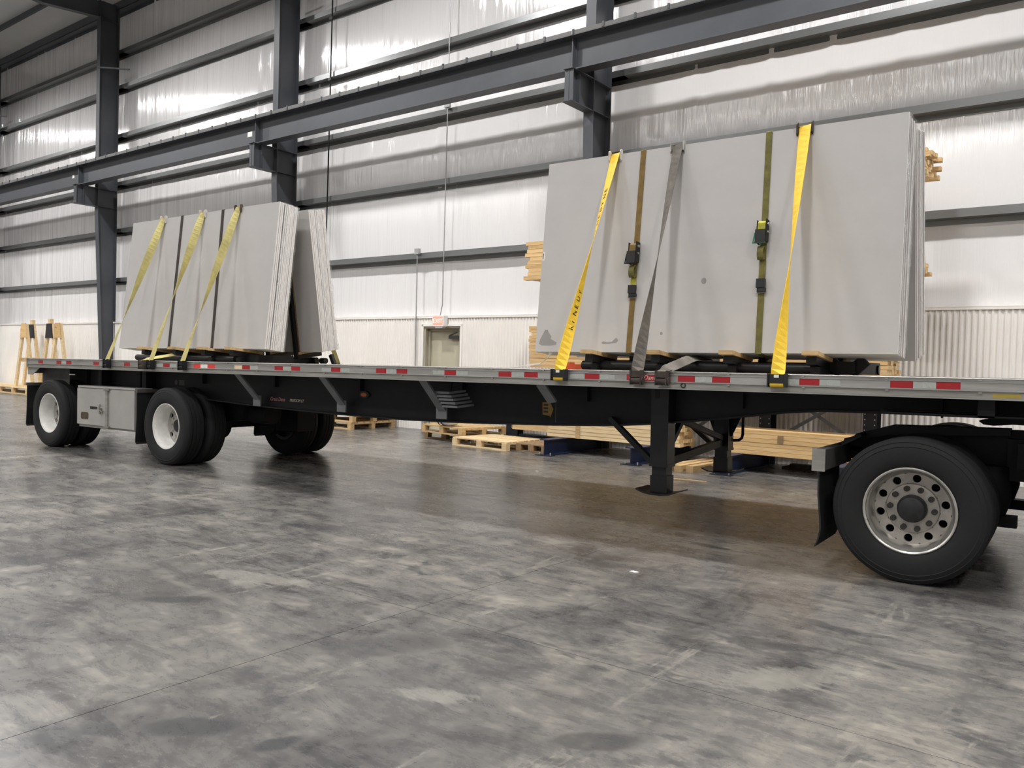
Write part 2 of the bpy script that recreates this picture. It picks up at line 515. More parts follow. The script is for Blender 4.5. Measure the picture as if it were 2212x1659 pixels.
part('sheeting', MB().box(UL, UR, 0.30, 0.34, 0, 12.2), 'panelw', wall)
for z in GIRTS:
    for a, b in zip((UL,) + COLS, COLS + (UR,)):
        if a > 5 or b < -30:
            continue
        m_ = MB().box(a - 0.35, b + 0.35, 0.0, 0.010, z, z + 0.115)
        m_.box(a - 0.35, b + 0.35, 0.010, 0.195, z, z + 0.008)
        m_.box(a - 0.35, b + 0.35, 0.187, 0.195, z - 0.075, z)
        m_.box(a - 0.35, b + 0.35, 0.010, 0.028, z + 0.105, z + 0.115)
        part('girt', m_, 'girt', wall)
# corrugated liner, door opening left out
def corrug(u0, u1, z0, z1):
    P = 0.0762
    prof = ((0.0, 0.0), (0.10, 0.0), (0.36, -0.019), (0.62, -0.019), (0.88, 0.0))
    pts = []
    k = math.floor(u0 / P)
    while k * P < u1:
        for f, y in prof:
            u = (k + f) * P
            if u0 < u < u1:
                pts.append((u, y))
        k += 1
    pts = [(u0, 0.0)] + pts + [(u1, 0.0)]
    n = len(pts)
    m_ = MB()
    m_.add([(u, y, z) for z in (z0, z1) for u, y in pts], [(i, i + 1, n + i + 1, n + i) for i in range(n - 1)])
    return m_
DU0, DU1, DH = -6.46, -5.42, 2.18
for a, b, z0, z1 in ((-36, DU0, 0, 2.36), (DU0, DU1, DH, 2.36), (DU1, 8.5, 0, 2.36)):
    part('corrugated_liner', corrug(a, b, z0, z1), 'panel', wall)
m_ = MB().box(-36, 8.5, -0.034, -0.026, 2.345, 2.385).box(-36, 8.5, -0.034, 0.2, 2.38, 2.39)
part('liner_cap_trim', m_, 'panel', wall)
for k in range(34):
    pass
# door
dr = thing('door_1', 'beige steel exit door recessed in the white liner under the red sign', 'door', FW @ T((DU0 + DU1) / 2, 0, 0), kind='structure')
hw = (DU1 - DU0) / 2
part('door_leaf', MB().box(-hw + 0.10, hw - 0.06, 0.135, 0.18, 0.01, DH - 0.10), 'door', dr)
part('door_jamb', MB().box(-hw, -hw + 0.05, -0.0, 0.2, 0, DH).box(-hw + 0.05, -hw + 0.10, 0.09, 0.2, 0, DH), 'doorfr', dr)
part('door_jamb', MB().box(hw - 0.05, hw, -0.0, 0.2, 0, DH), 'doorfr', dr)
part('door_head', MB().box(-hw, hw, 0.0, 0.2, DH - 0.045, DH).box(-hw + 0.05, hw - 0.05, 0.09, 0.2, DH - 0.10, DH - 0.045), 'doorfr', dr)
part('door_casing', MB().box(-hw - 0.045, -hw + 0.004, -0.032, -0.005, 0, DH + 0.04).box(hw - 0.004, hw + 0.045, -0.032, -0.005, 0, DH + 0.04).box(-hw - 0.045, hw + 0.045, -0.032, -0.005, DH - 0.004, DH + 0.045), 'panel', dr)
part('door_closer', MB().box(0.12, hw - 0.09, 0.06, 0.135, DH - 0.26, DH - 0.19).bar((0.14, 0.08, DH - 0.19), (0.38, 0.02, DH - 0.13), 0.03, 0.02), 'dark', dr)
part('door_handle', MB().tube([(0.30, 0.135, 1.0), (0.30, 0.07, 1.0), (0.18, 0.07, 1.0)], 0.011, 8), 'zinc', dr, 40)
part('threshold', MB().box(-hw, hw, 0.0, 0.2, 0, 0.012), 'zinc', dr)
# roof
m_ = MB()
m_.prism([(0.35, roofz(-0.35)), (-27.5, roofz(27.5)), (-27.5, roofz(27.5) + 0.2), (0.35, roofz(-0.35) + 0.2)], 0, UL, UR)
ceil = put('ceiling', m_.mesh('ceiling', 'roof'), None, FW, 'pale insulated roof above the hall', 'ceiling', kind='structure')
for d in [1.25 + 1.55 * k for k in range(17)]:
    zz = roofz(d)
    part('purlin', MB().box(UL, UR, -d, -d + 0.012, zz - 0.21, zz).box(UL, UR, -d - 0.065, -d, zz - 0.21, zz - 0.20).box(UL, UR, -d, -d + 0.075, zz - 0.012, zz - 0.001), 'steel', ceil)
part('eave_strut', MB().box(UL, UR, -0.06, -0.045, 11.86, 12.1).box(UL, UR, -0.06, 0.2, 11.86, 11.875).box(UL, UR, 0.18, 0.2, 11.78, 11.87), 'steel', ceil)
# the other walls of the hall, out of view
put('wall_front', MB().box(UL, UR, -27.6, -27.45, 0, 14.6).mesh('wall_front', 'panelw'), None, FW, 'plain white wall on the far side of the hall', 'wall', kind='structure')
put('wall_right', MB().box(UR, UR + 0.2, -27.5, 0.35, 0, 14.6).mesh('wall_right', 'panelw'), None, FW, 'plain white end wall of the hall beyond the tractor', 'wall', kind='structure')
put('wall_left', MB().box(UL - 0.2, UL, -27.5, 0.35, 0, 14.6).mesh('wall_left', 'panelw'), None, FW, 'plain white end wall of the hall behind the trailer tail', 'wall', kind='structure')

# columns with runway brackets
def depth(z): return 0.33 + 0.043 * min(z, 5.6)
where = ('at the far left edge of the photo', 'behind the tail of the trailer', 'behind the rear load of slabs', 'behind the front load of slabs, nearest of the row')
for u, wh in zip(COLS[:4], where):
    c = thing('steel_column', 'grey tapered steel wall column ' + wh, 'column', FW @ T(u, 0, 0), kind='structure')
    H = 12.0
    part('rear_flange', MB().box(-0.1, 0.1, -0.014, -0.002, 0, H), 'steel', c)
    zz = (0, 5.6, H)
    part('web', MB().prism([(-0.014, 0), (-0.014, H)] + [(-depth(z), z) for z in reversed(zz)], 0, -0.005, 0.005), 'steel', c)
    part('front_flange', MB().prism([(-depth(z), z) for z in zz] + [(-depth(z) - 0.014, z) for z in reversed(zz)], 0, -0.1, 0.1), 'steel', c)
    part('base_plate', MB().box(-0.15, 0.15, -0.42, 0.0, 0, 0.02), 'steel', c)
    for z in (5.84, 6.37, 11.45):
        part('stiffener', MB().box(-0.098, 0.098, -depth(z), -0.014, z - 0.006, z + 0.006), 'steel', c)
    b = part('runway_bracket', MB().box(-0.006, 0.006, -1.22, -depth(6) - 0.014, 5.84, 6.38), 'steel', c)
    part('bracket_flange', MB().box(-0.095, 0.095, -1.25, -depth(6) - 0.014, 6.37, 6.385), 'steel', b)
    part('bracket_flange', MB().box(-0.095, 0.095, -1.28, -depth(6) - 0.014, 5.825, 5.84), 'steel', b)
    part('end_stiffener', MB().box(-0.085, 0.085, -1.215, -1.20, 5.84, 6.37).box(-0.085, 0.085, -1.01, -1.0, 5.84, 6.37), 'steel', b)
    # roof rafter
    r = [(-0.40, 11.50), (-2.2, 11.33), (-9.5, 12.1), (-27.3, 13.6), (-27.3, roofz(27.3) - 0.21), (-0.40, roofz(0.4) - 0.21)]
    ra = part('rafter', MB().prism(r, 0, -0.006, 0.006), 'steel', c)
    lo = r[:4]
    part('rafter_flange', MB().prism(lo + [(y, z - 0.014) for y, z in reversed(lo)], 0, -0.1, 0.1), 'steel', ra)
    part('flange_brace', MB().bar((0.02, -0.62, 9.98), (0.9, -0.1, 9.90), 0.04, 0.04), 'strut', c)

# crane runway
cr = thing('crane_runway_beam', 'long grey steel crane runway beam running past the wall columns', 'beam', FW @ T(0, -1.0, 0), kind='structure')
for a, b in zip((UL,) + COLS, COLS + (UR,)):
    if b < -30 or a > 10:
        continue
    part('web', MB().box(a + 0.006, b - 0.006, -0.006, 0.006, 6.41, 6.93), 'steel', cr)
    part('bottom_flange', MB().box(a + 0.006, b - 0.006, -0.125, 0.125, 6.388, 6.408), 'steel', cr)
    part('top_flange', MB().box(a + 0.006, b - 0.006, -0.19, 0.19, 6.93, 6.948), 'steel', cr)
    part('cap_channel', MB().box(a + 0.006, b - 0.006, -0.19, -0.178, 6.948, 7.01).box(a + 0.006, b - 0.006, 0.178, 0.19, 6.87, 6.93), 'cap', cr)
for u in COLS[:4]:
    part('joint_plate', MB().box(u - 0.02, u - 0.004, -0.12, 0.12, 6.41, 6.92), 'steel', cr)
clip = MB().box(-0.018, 0.018, -0.20, -0.172, 6.945, 7.03).mesh('rail_clip', 'steel')
k = -28
while k < 4:
    put('rail_clip', clip, cr, T(k + 0.29, 0, 0))
    k += 0.582
part('crane_rail', MB().box(-30, 10, -0.025, 0.025, 6.948, 7.01), 'steel', cr)
part('paper_tag', MB().box(-11.38, -11.20, -0.009, -0.0065, 6.62, 6.74), 'litter', cr)
part('paper_tag', MB().box(-20.2, -20.08, -0.009, -0.0065, 6.66, 6.76), 'litter', cr)

# services on the wall
c = thing('electrical_conduit', 'thin black cable hanging down the wall beside the rear slabs', 'conduit', FW @ T(-9.6, -0.05, 0))
part('cable', MB().tube([(0.02, 0, 12.0), (0.03, 0, 9.7), (0.0, 0, 6.0), (-0.03, 0, 3.6)], 0.016, 8), 'black', c, 60)
part('clamp', MB().box(-0.05, 0.05, -0.02, 0.03, 9.3, 9.36), 'dark', c)
part('clamp', MB().box(-0.05, 0.05, -0.02, 0.03, 7.9, 7.96), 'dark', c)
c = thing('electrical_conduit', 'thin galvanised conduit dropping to the exit sign', 'conduit', FW @ T(-5.9, -0.052, 0))
part('pipe', MB().tube([(0.01, 0, 9.2), (0, 0, 6.0), (-0.01, 0, 2.62), (-0.07, 0, 2.37)], 0.011, 8), 'conduit', c, 60)
part('junction_box', MB().box(-0.07, 0.07, -0.03, 0.03, 6.66, 6.80), 'conduit', c)
c = thing('electrical_conduit', 'short galvanised conduit left of the door with a junction box on top', 'conduit', FW @ T(-6.66, -0.054, 0))
part('pipe', MB().tube([(0, 0, 3.72), (0.02, 0, 0.9)], 0.013, 8), 'conduit', c, 60)
part('junction_box', MB().box(-0.06, 0.06, -0.03, 0.035, 3.70, 3.82), 'conduit', c)
s = thing('exit_sign', 'red lit exit sign in a white housing above the door', 'sign', FW @ T(-5.93, -0.03, 2.17))
part('housing', MB().box(-0.16, 0.16, -0.13, 0.0, 0.0, 0.22).box(-0.09, 0.11, -0.11, -0.01, -0.035, 0.0), 'whiteplastic', s)
part('lit_face', MB().box(-0.135, 0.135, -0.134, -0.13, 0.025, 0.20), 'signred', s)
text('letters', 'EXIT', 0.13, 'signlet', s, T(0, -0.1355, 0.065) @ FRONT, align='CENTER')
# ================================================================ wheels
def tyre_mesh(name, ribs):
    R = 0.506
    p = [(0.292, 0.036), (0.305, 0.024), (0.33, 0.010), (0.37, 0.002), (0.41, 0.000), (0.44, 0.004), (0.4445, 0.001), (0.452, 0.004), (0.472, 0.012), (0.4755, 0.009), (0.482, 0.014), (0.497, 0.026), (0.506, 0.040)]
    y = 0.040
    for g in ribs:
        p += [(R, g - 0.006), (R - 0.012, g - 0.004), (R - 0.012, g + 0.004), (R, g + 0.006)]
    p += [(0.506, 0.240)] + [(r, 0.28 - yy) for r, yy in ((0.497, 0.026), (0.47, 0.012), (0.41, 0.0), (0.35, 0.006), (0.305, 0.024), (0.292, 0.036))]
    return MB().lathe(p, 72, closed=False).mesh(name, 'rubber', 35)

def rim_mesh(name, mats, n, rh, ph, dp):
    """outer lip and barrel, dished disc with n hand holes; materials: lip/barrel, disc"""
    m_ = MB()
    m_.lathe([(0.286, 0.045), (0.292, 0.036), (0.300, 0.026), (0.300, 0.020), (0.293, 0.018), (0.284, 0.024), (0.279, 0.038), (0.270, 0.046), (0.264, 0.070), (0.259, 0.082), (0.257, 0.150 + dp), (0.2485, 0.163 + dp)], 64)
    m_.lathe([(0.2485, 0.166 + dp), (0.246, 0.26), (0.29, 0.262), (0.292, 0.245)], 48, 2)
    r1, r2 = 0.175, 0.2485
    K = 40
    for s in range(n):
        a0 = ph + s * 2 * math.pi / n
        hw = math.pi / n
        hole, edge = [], []
        for k in range(K):
            t = 2 * math.pi * (k + 0.5) / K
            c, sn = math.cos(t), math.sin(t)
            hole.append((a0 + rh * c / 0.212, 0.212 + rh * sn))
            q = max(abs(c), abs(sn))
            edge.append((a0 + hw * c / q, (r1 + r2) / 2 + (r2 - r1) / 2 * sn / q))
        def P(a, r):
            return (r * math.cos(a), dp + 0.170 - 0.007 * (r - r1) / (r2 - r1), r * math.sin(a))
        vs = [P(*e) for e in edge] + [P(*h) for h in hole] + [(P(*h)[0], 0.195 + dp, P(*h)[2]) for h in hole]
        fs = [(k, (k + 1) % K, K + (k + 1) % K, K + k) for k in range(K)] + [(K + k, K + (k + 1) % K, 2 * K + (k + 1) % K, 2 * K + k) for k in range(K)]
        m_.add(vs, fs, 1)
    m_.lathe([(r, y + dp) for r, y in ((0.176, 0.170), (0.170, 0.160), (0.158, 0.158), (0.10, 0.158), (0.08, 0.16), (0.0, 0.16))], 48, 1)
    return m_.mesh(name, mats, 35)

TY_T = tyre_mesh('tyre', (0.085, 0.14, 0.195))
TY_D = tyre_mesh('drive_tyre', (0.07, 0.115, 0.165, 0.21))
RIM_T = rim_mesh('white_rim', ['rimw', 'rimg', 'hub'], 5, 0.035, math.radians(144), 0.05)
RIM_I = rim_mesh('inner_rim', ['hub', 'hub', 'hub'], 5, 0.034, 0.25, 0.0)
RIM_D = rim_mesh('alu_rim', ['rimal', 'rimald', 'hub'], 10, 0.0275, 0.16, 0.0)
NUT_D = MB().tube([(0.1425, 0.160, 0), (0.1425, 0.128, 0)], 0.020, 10).mesh('wheel_nut', 'nut', 30)
NUT_T = MB().tube([(0.1425, 0.212, 0), (0.1425, 0.188, 0)], 0.015, 8).mesh('wheel_nut', 'rimg', 30)
HUB_D = MB().lathe([(0.098, 0.16), (0.096, 0.128), (0.090, 0.112), (0.082, 0.100), (0.060, 0.094), (0.0, 0.092)], 32).mesh('hub_cap', 'hub', 40)
HUB_T = MB().lathe([(0.085, 0.21), (0.083, 0.19), (0.075, 0.18), (0.060, 0.176), (0.0, 0.175)], 32).mesh('hub_cap', 'hub', 40)

def wheel(parent, x, y, z, far, drive, outer):
    w_ = put('wheel', TY_D if drive else TY_T, parent, T(x, y, z) @ (RZ(180) if far else I4) @ RY(random.uniform(-9, 9) if drive else 0))
    put('rim', RIM_I if not outer else RIM_D if drive else RIM_T, w_)
    if outer:
        for k in range(10):
            put('wheel_nut', NUT_D if drive else NUT_T, w_, RY(6 + 36 * k))
        put('hub_cap', HUB_D if drive else HUB_T, w_)
    return w_

# ================================================================ flatbed trailer
tr = thing('flatbed_trailer', 'long black flatbed trailer with aluminium side rails and white spread-axle wheels', 'trailer', FT)
XR, XF = -13.42, 1.2
def rail(flip):
    pf = [(0.03, 1.391), (0.002, 1.390), (0.0, 1.386), (0.013, 1.383), (0.013, 1.369), (0.0, 1.367), (0.0, 1.361), (0.006, 1.360), (0.006, 1.312), (0.0, 1.310), (0.0, 1.303), (0.012, 1.301), (0.012, 1.258), (0.003, 1.256), (0.003, 1.249), (0.09, 1.249), (0.09, 1.391)]
    if flip:
        pf = [(2.59 - y, z) for y, z in pf]
    return MB().prism(pf, 0, XR, XF)
rl = part('side_rail', rail(False), 'alu', tr)
part('side_rail', rail(True), 'alu', tr)
part('lower_rail_web', MB().box(XR, XF, 0.0105, 0.0125, 1.2585, 1.3005), 'alu_dirty', tr)
n_pl = 8
for k in range(n_pl):
    y0 = 0.092 + k * (2.406 / n_pl)
    part('deck_plank', MB().box(XR + 0.03, XF, y0 + 0.002, y0 + 2.406 / n_pl - 0.002, 1.352, 1.389 + (0.001 if k % 2 else 0)), 'deck', tr)
part('rear_sill', MB().box(XR - 0.01, XR + 0.03, 0.0, 2.59, 1.28, 1.391), 'alu', tr)
for k in range(36):
    x = XR + 0.25 + k * 0.4
    part('cross_member', MB().box(x - 0.04, x + 0.04, 0.09, 2.50, 1.27, 1.275).box(x - 0.003, x + 0.003, 0.09, 2.50, 1.275, 1.35), 'black', tr)
bot = [(-13.3, 1.0), (-10.3, 0.96), (-9.4, 0.905), (-8.893, .886), (-8.344, .863), (-7.066, .833), (-5.893, .825), (-5.14, .837), (-4.037, .875), (-3.406, .907), (-3.055, .939), (-2.666, .984), (-2.347, 1.028), (-1.899, 1.094), (-1.618, 1.12), (-1.22, 1.127), (1.2, 1.13)]
for yc in (0.455, 2.135):
    bm_ = part('main_beam', MB().prism(bot + [(1.2, 1.268), (-13.3, 1.268)], 1, yc - 0.006, yc + 0.006), 'black', tr)
    part('beam_flange', MB().prism([(x, z) for x, z in bot] + [(x, z - 0.016) for x, z in reversed(bot)], 1, yc - 0.07, yc + 0.07), 'black', bm_)
    part('beam_flange', MB().box(-13.3, 1.2, yc - 0.07, yc + 0.07, 1.256, 1.268), 'black', bm_)
    for k in range(9):
        x = -12.4 + k * 1.45
        part('web_stiffener', MB().box(x - 0.005, x + 0.005, yc - 0.06, yc - 0.006, 1.0 if x < -10 else 1.10, 1.256), 'black', bm_)
for x, zb in ((-8.31, 0.945), (-6.83, 0.942), (-5.37, 0.94), (-3.97, 1.09)):
    f = (1.25 - zb) / 0.31
    s_ = part('rail_brace', MB().bar((x - 0.02, 0.07, 1.252), (x + 0.02, 0.07 + 0.27 * f, zb), 0.10, 0.022, up=(0, 0.75, 0.66)), 'strut', tr)
    if f > 0.8:
        part('brace_foot', MB().box(x - 0.065, x + 0.075, 0.335, 0.35, zb - 0.085, zb + 0.045), 'strut', s_)
# reflective tape
def tape(xa, xb, m_):
    part('reflective_strip', MB().box(xa, xb, 0.0046, 0.0062, 1.3125, 1.3595), m_, tr)
W6 = 0.146
for c in (-12.99, -11.41, -10.62, -9.70, -8.085, -6.57, -4.99, -3.43, -1.62):
    tape(c - 0.071, c + 0.071, 'red')
    if c > -10:
        ws = ('peach' if c == -8.085 else 'white', 'white')
        tape(c - 0.217, c - 0.073, ws[0])
        tape(c + 0.073, c + 0.217, ws[1])
for c in (-12.30, -8.90, -7.355, -5.76, -4.20, -2.43, -0.86):
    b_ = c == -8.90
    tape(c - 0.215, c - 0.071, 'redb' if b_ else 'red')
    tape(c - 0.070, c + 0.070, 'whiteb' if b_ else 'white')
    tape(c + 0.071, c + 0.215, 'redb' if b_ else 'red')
for c in (-5.76, -5.135, -4.845, -4.20, -3.575, -3.285, -2.43, -1.765, -1.475, -0.86):
    e_ = MB()
    ring = [(c + 0.019 * math.cos(a * math.pi / 8), 0.0045, 1.336 + 0.019 * math.sin(a * math.pi / 8)) for a in range(17)]
    e_.tube(ring, 0.0011, 5, caps=False)
    em = part('tape_emblem', e_, 'emblem', tr)
    text('emblem_letter', 'h', 0.032, 'emblem', em, T(c, 0.0045, 1.325) @ FRONT, align='CENTER', ext=0.0003)
pk = MB().box(-0.045, 0.045, -0.003, 0.013, 1.3745, 1.3775).mesh('rail_clip', 'zinc')
pb = MB().box(-0.01, 0.01, -0.001, 0.012, -0.004, 0.004).mesh('rail_bolt', 'zinc')
for k in range(24):
    x = -0.60 - 0.565 * k
    put('rail_clip', pk, tr, T(x, 0, 0))
    put('rail_bolt', pb, tr, T(x + 0.065, 0, 1.377))
    put('rail_bolt', pb, tr, T(x + 0.07, 0, 1.295))
lg = part('maker_plaque', MB().box(-3.10, -2.80, 0.0035, 0.0062, 1.3125, 1.3595), 'logored', tr)
text('plaque_lettering', 'Great Dane', 0.052, 'logowhite', lg, T(-3.085, 0.003, 1.321) @ FRONT, shear=0.3, ext=0.0004)
d_ = part('beam_decal', MB().box(-8.20, -7.53, 0.4475, 0.4485, 0.915, 0.975), 'black', tr)
text('decal_lettering', 'Great Dane', 0.066, 'decalred', d_, T(-8.19, 0.447, 0.93) @ FRONT @ Matrix.Diagonal((0.86, 1, 1, 1)), shear=0.25, ext=0.0004, bold=0.0006)
text('decal_lettering', 'FREEDOM LT', 0.05, 'logowhite', d_, T(-7.83, 0.447, 0.93) @ FRONT @ Matrix.Diagonal((0.86, 1, 1, 1)), shear=0.25, ext=0.0004)
part('weight_sticker', MB().box(-0.46, -0.30, 0.0095, 0.0105, 1.266, 1.292), 'stickery', tr)
part('round_decal', MB().tube([(-10.16, 0.449, 1.10), (-10.16, 0.445, 1.10)], 0.035, 16).box(-10.09, -9.97, 0.445, 0.449, 1.065, 1.135), 'dgrey', tr)
aw = part('arrow_decal', MB().prism([(-4.21, 1.07), (-4.13, 1.075), (-4.13, 1.085), (-4.085, 1.01), (-4.12, 0.93), (-4.125, 0.945), (-4.205, 0.955)], 1, 0.446, 0.4495), 'arrowm', tr)
for k in range(3):
    part('arrow_lettering', MB().box(-4.195, -4.145, 0.4445, 0.446, 0.975 + 0.032 * k, 0.993 + 0.032 * k), 'print', aw)
part('chalk_line', MB().box(-4.062, -4.056, 0.446, 0.4495, 0.89, 1.074), 'dgrey', tr)
am = part('marker_lamp', MB().prism([(-6.56 + 0.075 * math.cos(a * math.pi / 8), 1.06 + 0.04 * math.sin(a * math.pi / 8)) for a in range(16)], 1, 0.425, 0.449), 'rubflap', tr)
part('lens', MB().prism([(-6.56 + 0.046 * math.cos(a * math.pi / 8), 1.06 + 0.022 * math.sin(a * math.pi / 8)) for a in range(16)], 1, 0.417, 0.426), 'amber', am)
part('white_marker', MB().box(-12.516, -12.354, 0.195, 0.20, 1.150, 1.164), 'whiteplastic', tr)
# nested corner protectors hung on a brace
np_ = part('corner_protector_rack', MB().tube([(-5.22, 0.33, 1.255), (-5.22, 0.30, 1.14)], 0.008, 8), 'black', tr)
for k in range(5):
    dx, dz = 0.026 * k, -0.034 * k
    part('corner_protector', MB().box(-5.345 + dx, -5.155 + dx, 0.200, 0.216, 1.120 + dz, 1.142 + dz).bar((-5.157 + dx, 0.208, 1.131 + dz), (-5.105 + dx, 0.40, 1.150 + dz), 0.014, 0.022), 'strut', tr)
# rear end
part('rear_gusset', MB().prism([(-13.42, 1.252), (-13.42, 1.14), (-13.30, 1.135), (-13.16, 1.19), (-13.05, 1.252)], 1, 0.02, 0.032), 'alu_dirty', tr)
part('rear_skirt', MB().box(-13.38, -12.56, 0.22, 0.23, 1.0, 1.252), 'dgrey', tr)
part('tail_lamp_bar', MB().box(-13.40, -13.33, 0.05, 2.54, 1.16, 1.25), 'dgrey', tr)
part('underride_guard', MB().box(-13.42, -13.32, 0.25, 2.34, 0.50, 0.60).box(-13.40, -13.34, 0.60, 0.68, 0.60, 1.16).box(-13.40, -13.34, 1.91, 1.99, 0.60, 1.16), 'black', tr)
for x, z0, z1 in ((-13.47, 0.335, 0.975), (-10.42, 0.26, 0.965)):
    for y in (0.03, 1.96):
        fpz = [(x, z1), (x + 0.012, z1), (x + 0.012, 0.62), (x - 0.018, z0 + 0.03), (x + 0.0, z0), (x - 0.03, z0 + 0.03), (x - 0.004, 0.64)]
        fp = part('mud_flap', MB().prism(fpz, 1, y, y + 0.60), 'rubflap', tr)
        part('flap_bar', MB().box(x - 0.02, x + 0.03, y - 0.01, y + 0.61, z1 - 0.01, z1 + 0.035), 'dgrey', fp)
# running gear
for X in (-12.8214, -9.7748):
    z = 0.5062 - TAU * (X + 6)
    for y, far, outer in ((0.03, 0, 1), (0.36, 0, 0), (2.56, 1, 1), (2.23, 1, 0)):
        wheel(tr, X, y, z, far, False, outer)
    ax = part('axle', MB().tube([(X, 0.30, z), (X, 2.29, z)], 0.065, 16), 'black', tr, 40)
    for y in (0.80, 1.79):
        part('brake_drum', MB().tube([(X, y - 0.12, z), (X, y + 0.12, z)], 0.2, 24), 'black', ax, 40)
        part('hanger', MB().prism([(X + 0.35, 1.0), (X + 0.75, 1.0), (X + 0.66, 0.62), (X + 0.50, 0.60)], 1, y - 0.06, y + 0.06), 'black', ax)
        part('trailing_arm', MB().bar((X + 0.58, y, 0.68), (X - 0.25, y, z + 0.06), 0.09, 0.13), 'black', ax)
        part('air_spring', MB().tube([(X - 0.25, y, z + 0.1), (X - 0.25, y, z + 0.2), (X - 0.25, y, 1.0)], [0.11, 0.13, 0.12], 20), 'black', ax, 40)
for y in (0.72, 1.85):
    part('suspension_frame', MB().box(-13.1, -8.75, y - 0.03, y + 0.03, 0.86, 1.0), 'black', tr)
part('suspension_plate', MB().box(-10.35, -8.75, 1.05, 1.07, 0.56, 1.0), 'black', tr)
part('air_reservoir', MB().tube([(-9.15, 0.95, 0.72), (-8.75, 0.95, 0.72)], 0.14, 20), 'black', tr, 40)
part('brake_valve_box', MB().box(-9.3, -8.85, 1.45, 1.75, 0.45, 1.0), 'black', tr)
# tool box
tb = part('tool_box', MB().box(-12.0, -10.50, 0.07, 0.62, 0.45, 0.985), 'toolbox', tr)
part('box_door', MB().box(-11.995, -11.19, 0.05, 0.07, 0.455, 0.975), 'toolbox', tb)
part('box_door', MB().box(-11.16, -10.505, 0.05, 0.07, 0.445, 0.98), 'toolbox', tb)
part('box_lid_lip', MB().box(-11.96, -10.48, 0.04, 0.30, 0.985, 1.01), 'toolbox', tb)
part('lock_bar', MB().box(-11.205, -11.15, 0.03, 0.052, 0.43, 1.0).box(-11.25, -11.11, 0.025, 0.052, 0.955, 0.99).box(-11.25, -11.11, 0.025, 0.052, 0.43, 0.46), 'alu_dirty', tb)
part('handle_slot', MB().box(-11.63, -11.45, 0.044, 0.05, 0.685, 0.72), 'rubflap', tb)
part('latch', MB().tube([(-11.35, 0.05, 0.70), (-11.35, 0.025, 0.70)], 0.03, 12).bar((-11.35, 0.025, 0.76), (-11.34, 0.025, 0.62), 0.02, 0.03).bar((-11.40, 0.028, 0.70), (-11.27, 0.028, 0.655), 0.02, 0.02), 'zinc', tb, 40)
part('name_plate', MB().prism([(-11.785 + sx * (0.10 - c) , 0.58 + sz * (0.05 - d)) for sx, sz, c, d in ((-1, -1, 0.02, 0), (1, -1, 0.02, 0), (1, -1, 0, 0.02), (1, 1, 0, 0.02), (1, 1, 0.02, 0), (-1, 1, 0.02, 0), (-1, 1, 0, 0.02), (-1, -1, 0, 0.02))], 1, 0.046, 0.05), 'plate', tb)
part('box_rail', MB().box(-11.98, -10.50, 0.075, 0.12, 0.415, 0.45), 'alu_dirty', tb)
for x in (-11.85, -10.7):
    part('box_hanger', MB().box(x - 0.05, x + 0.05, 0.3, 0.5, 0.985, 1.26), 'black', tb)
# landing gear
lgr = part('landing_gear', MB().bar((-2.93, 0.30, 1.205), (-3.07, 2.29, 1.205), 0.09, 0.09), 'black', tr)
LGS = ((-2.93, 0.375, -3.45, 0.40), (-3.07, 2.215, -3.6, 2.19))
for lgx, y, sx, sy in LGS:
    part('leg', MB().box(lgx - 0.08, lgx + 0.08, y - 0.075, y + 0.075, 0.60, 1.25), 'blackg', lgr)
    part('inner_leg', MB().box(lgx - 0.066, lgx + 0.066, y - 0.062, y + 0.062, 0.36, 0.60).box(lgx - 0.086, lgx + 0.086, y - 0.08, y + 0.08, 0.575, 0.60).box(lgx - 0.077, lgx + 0.077, y - 0.07, y + 0.07, 0.355, 0.50), 'blackg', lgr)
    fz = [(-0.185, 0.372), (-0.12, 0.348), (-0.05, 0.338), (0.05, 0.338), (0.12, 0.348), (0.185, 0.372)]
    part('foot', MB().prism([(lgx + a, b) for a, b in fz] + [(lgx + a, b + 0.012) for a, b in reversed(fz)], 1, y - 0.13, y + 0.13).box(lgx - 0.06, lgx + 0.06, y - 0.05, y + 0.05, 0.345, 0.37), 'blackg', lgr)
    part('rear_stay', MB().bar((lgx - 0.07, y, 0.585), (sx, sy, 0.96), 0.05, 0.045), 'black', lgr)
    if y > 1:
        part('gusset', MB().prism([(lgx - 0.20, 1.0), (lgx + 0.22, 1.0), (lgx + 0.09, 0.72), (lgx - 0.09, 0.72)], 1, y - 0.005, y + 0.005), 'black', lgr)
part('cross_tie', MB().bar((-2.93, 0.40, 0.60), (-3.07, 2.2, 0.66), 0.05, 0.07), 'black', lgr)
part('cross_stay', MB().bar((-2.965, 0.85, 0.95), (-3.06, 2.15, 0.70), 0.05, 0.05), 'black', lgr)
part('cross_stay', MB().bar((-2.965, 0.85, 0.95), (-2.94, 0.42, 0.64), 0.05, 0.05), 'black', lgr)
part('crank', MB().tube([(-2.91, 2.35, 1.05), (-2.91, 2.35, 0.74), (-2.92, 2.35, 0.70), (-2.95, 2.35, 0.675), (-3.03, 2.33, 0.67)], 0.016, 8), 'black', lgr, 60)
part('king_pin_plate', MB().box(-1.2, 1.2, 0.35, 2.24, 1.131, 1.145), 'black', tr)
part('front_fill', MB().box(-1.15, 1.2, 0.10, 0.42, 1.13, 1.14).box(-0.55, -0.45, 0.1, 2.5, 1.13, 1.25), 'black', tr)
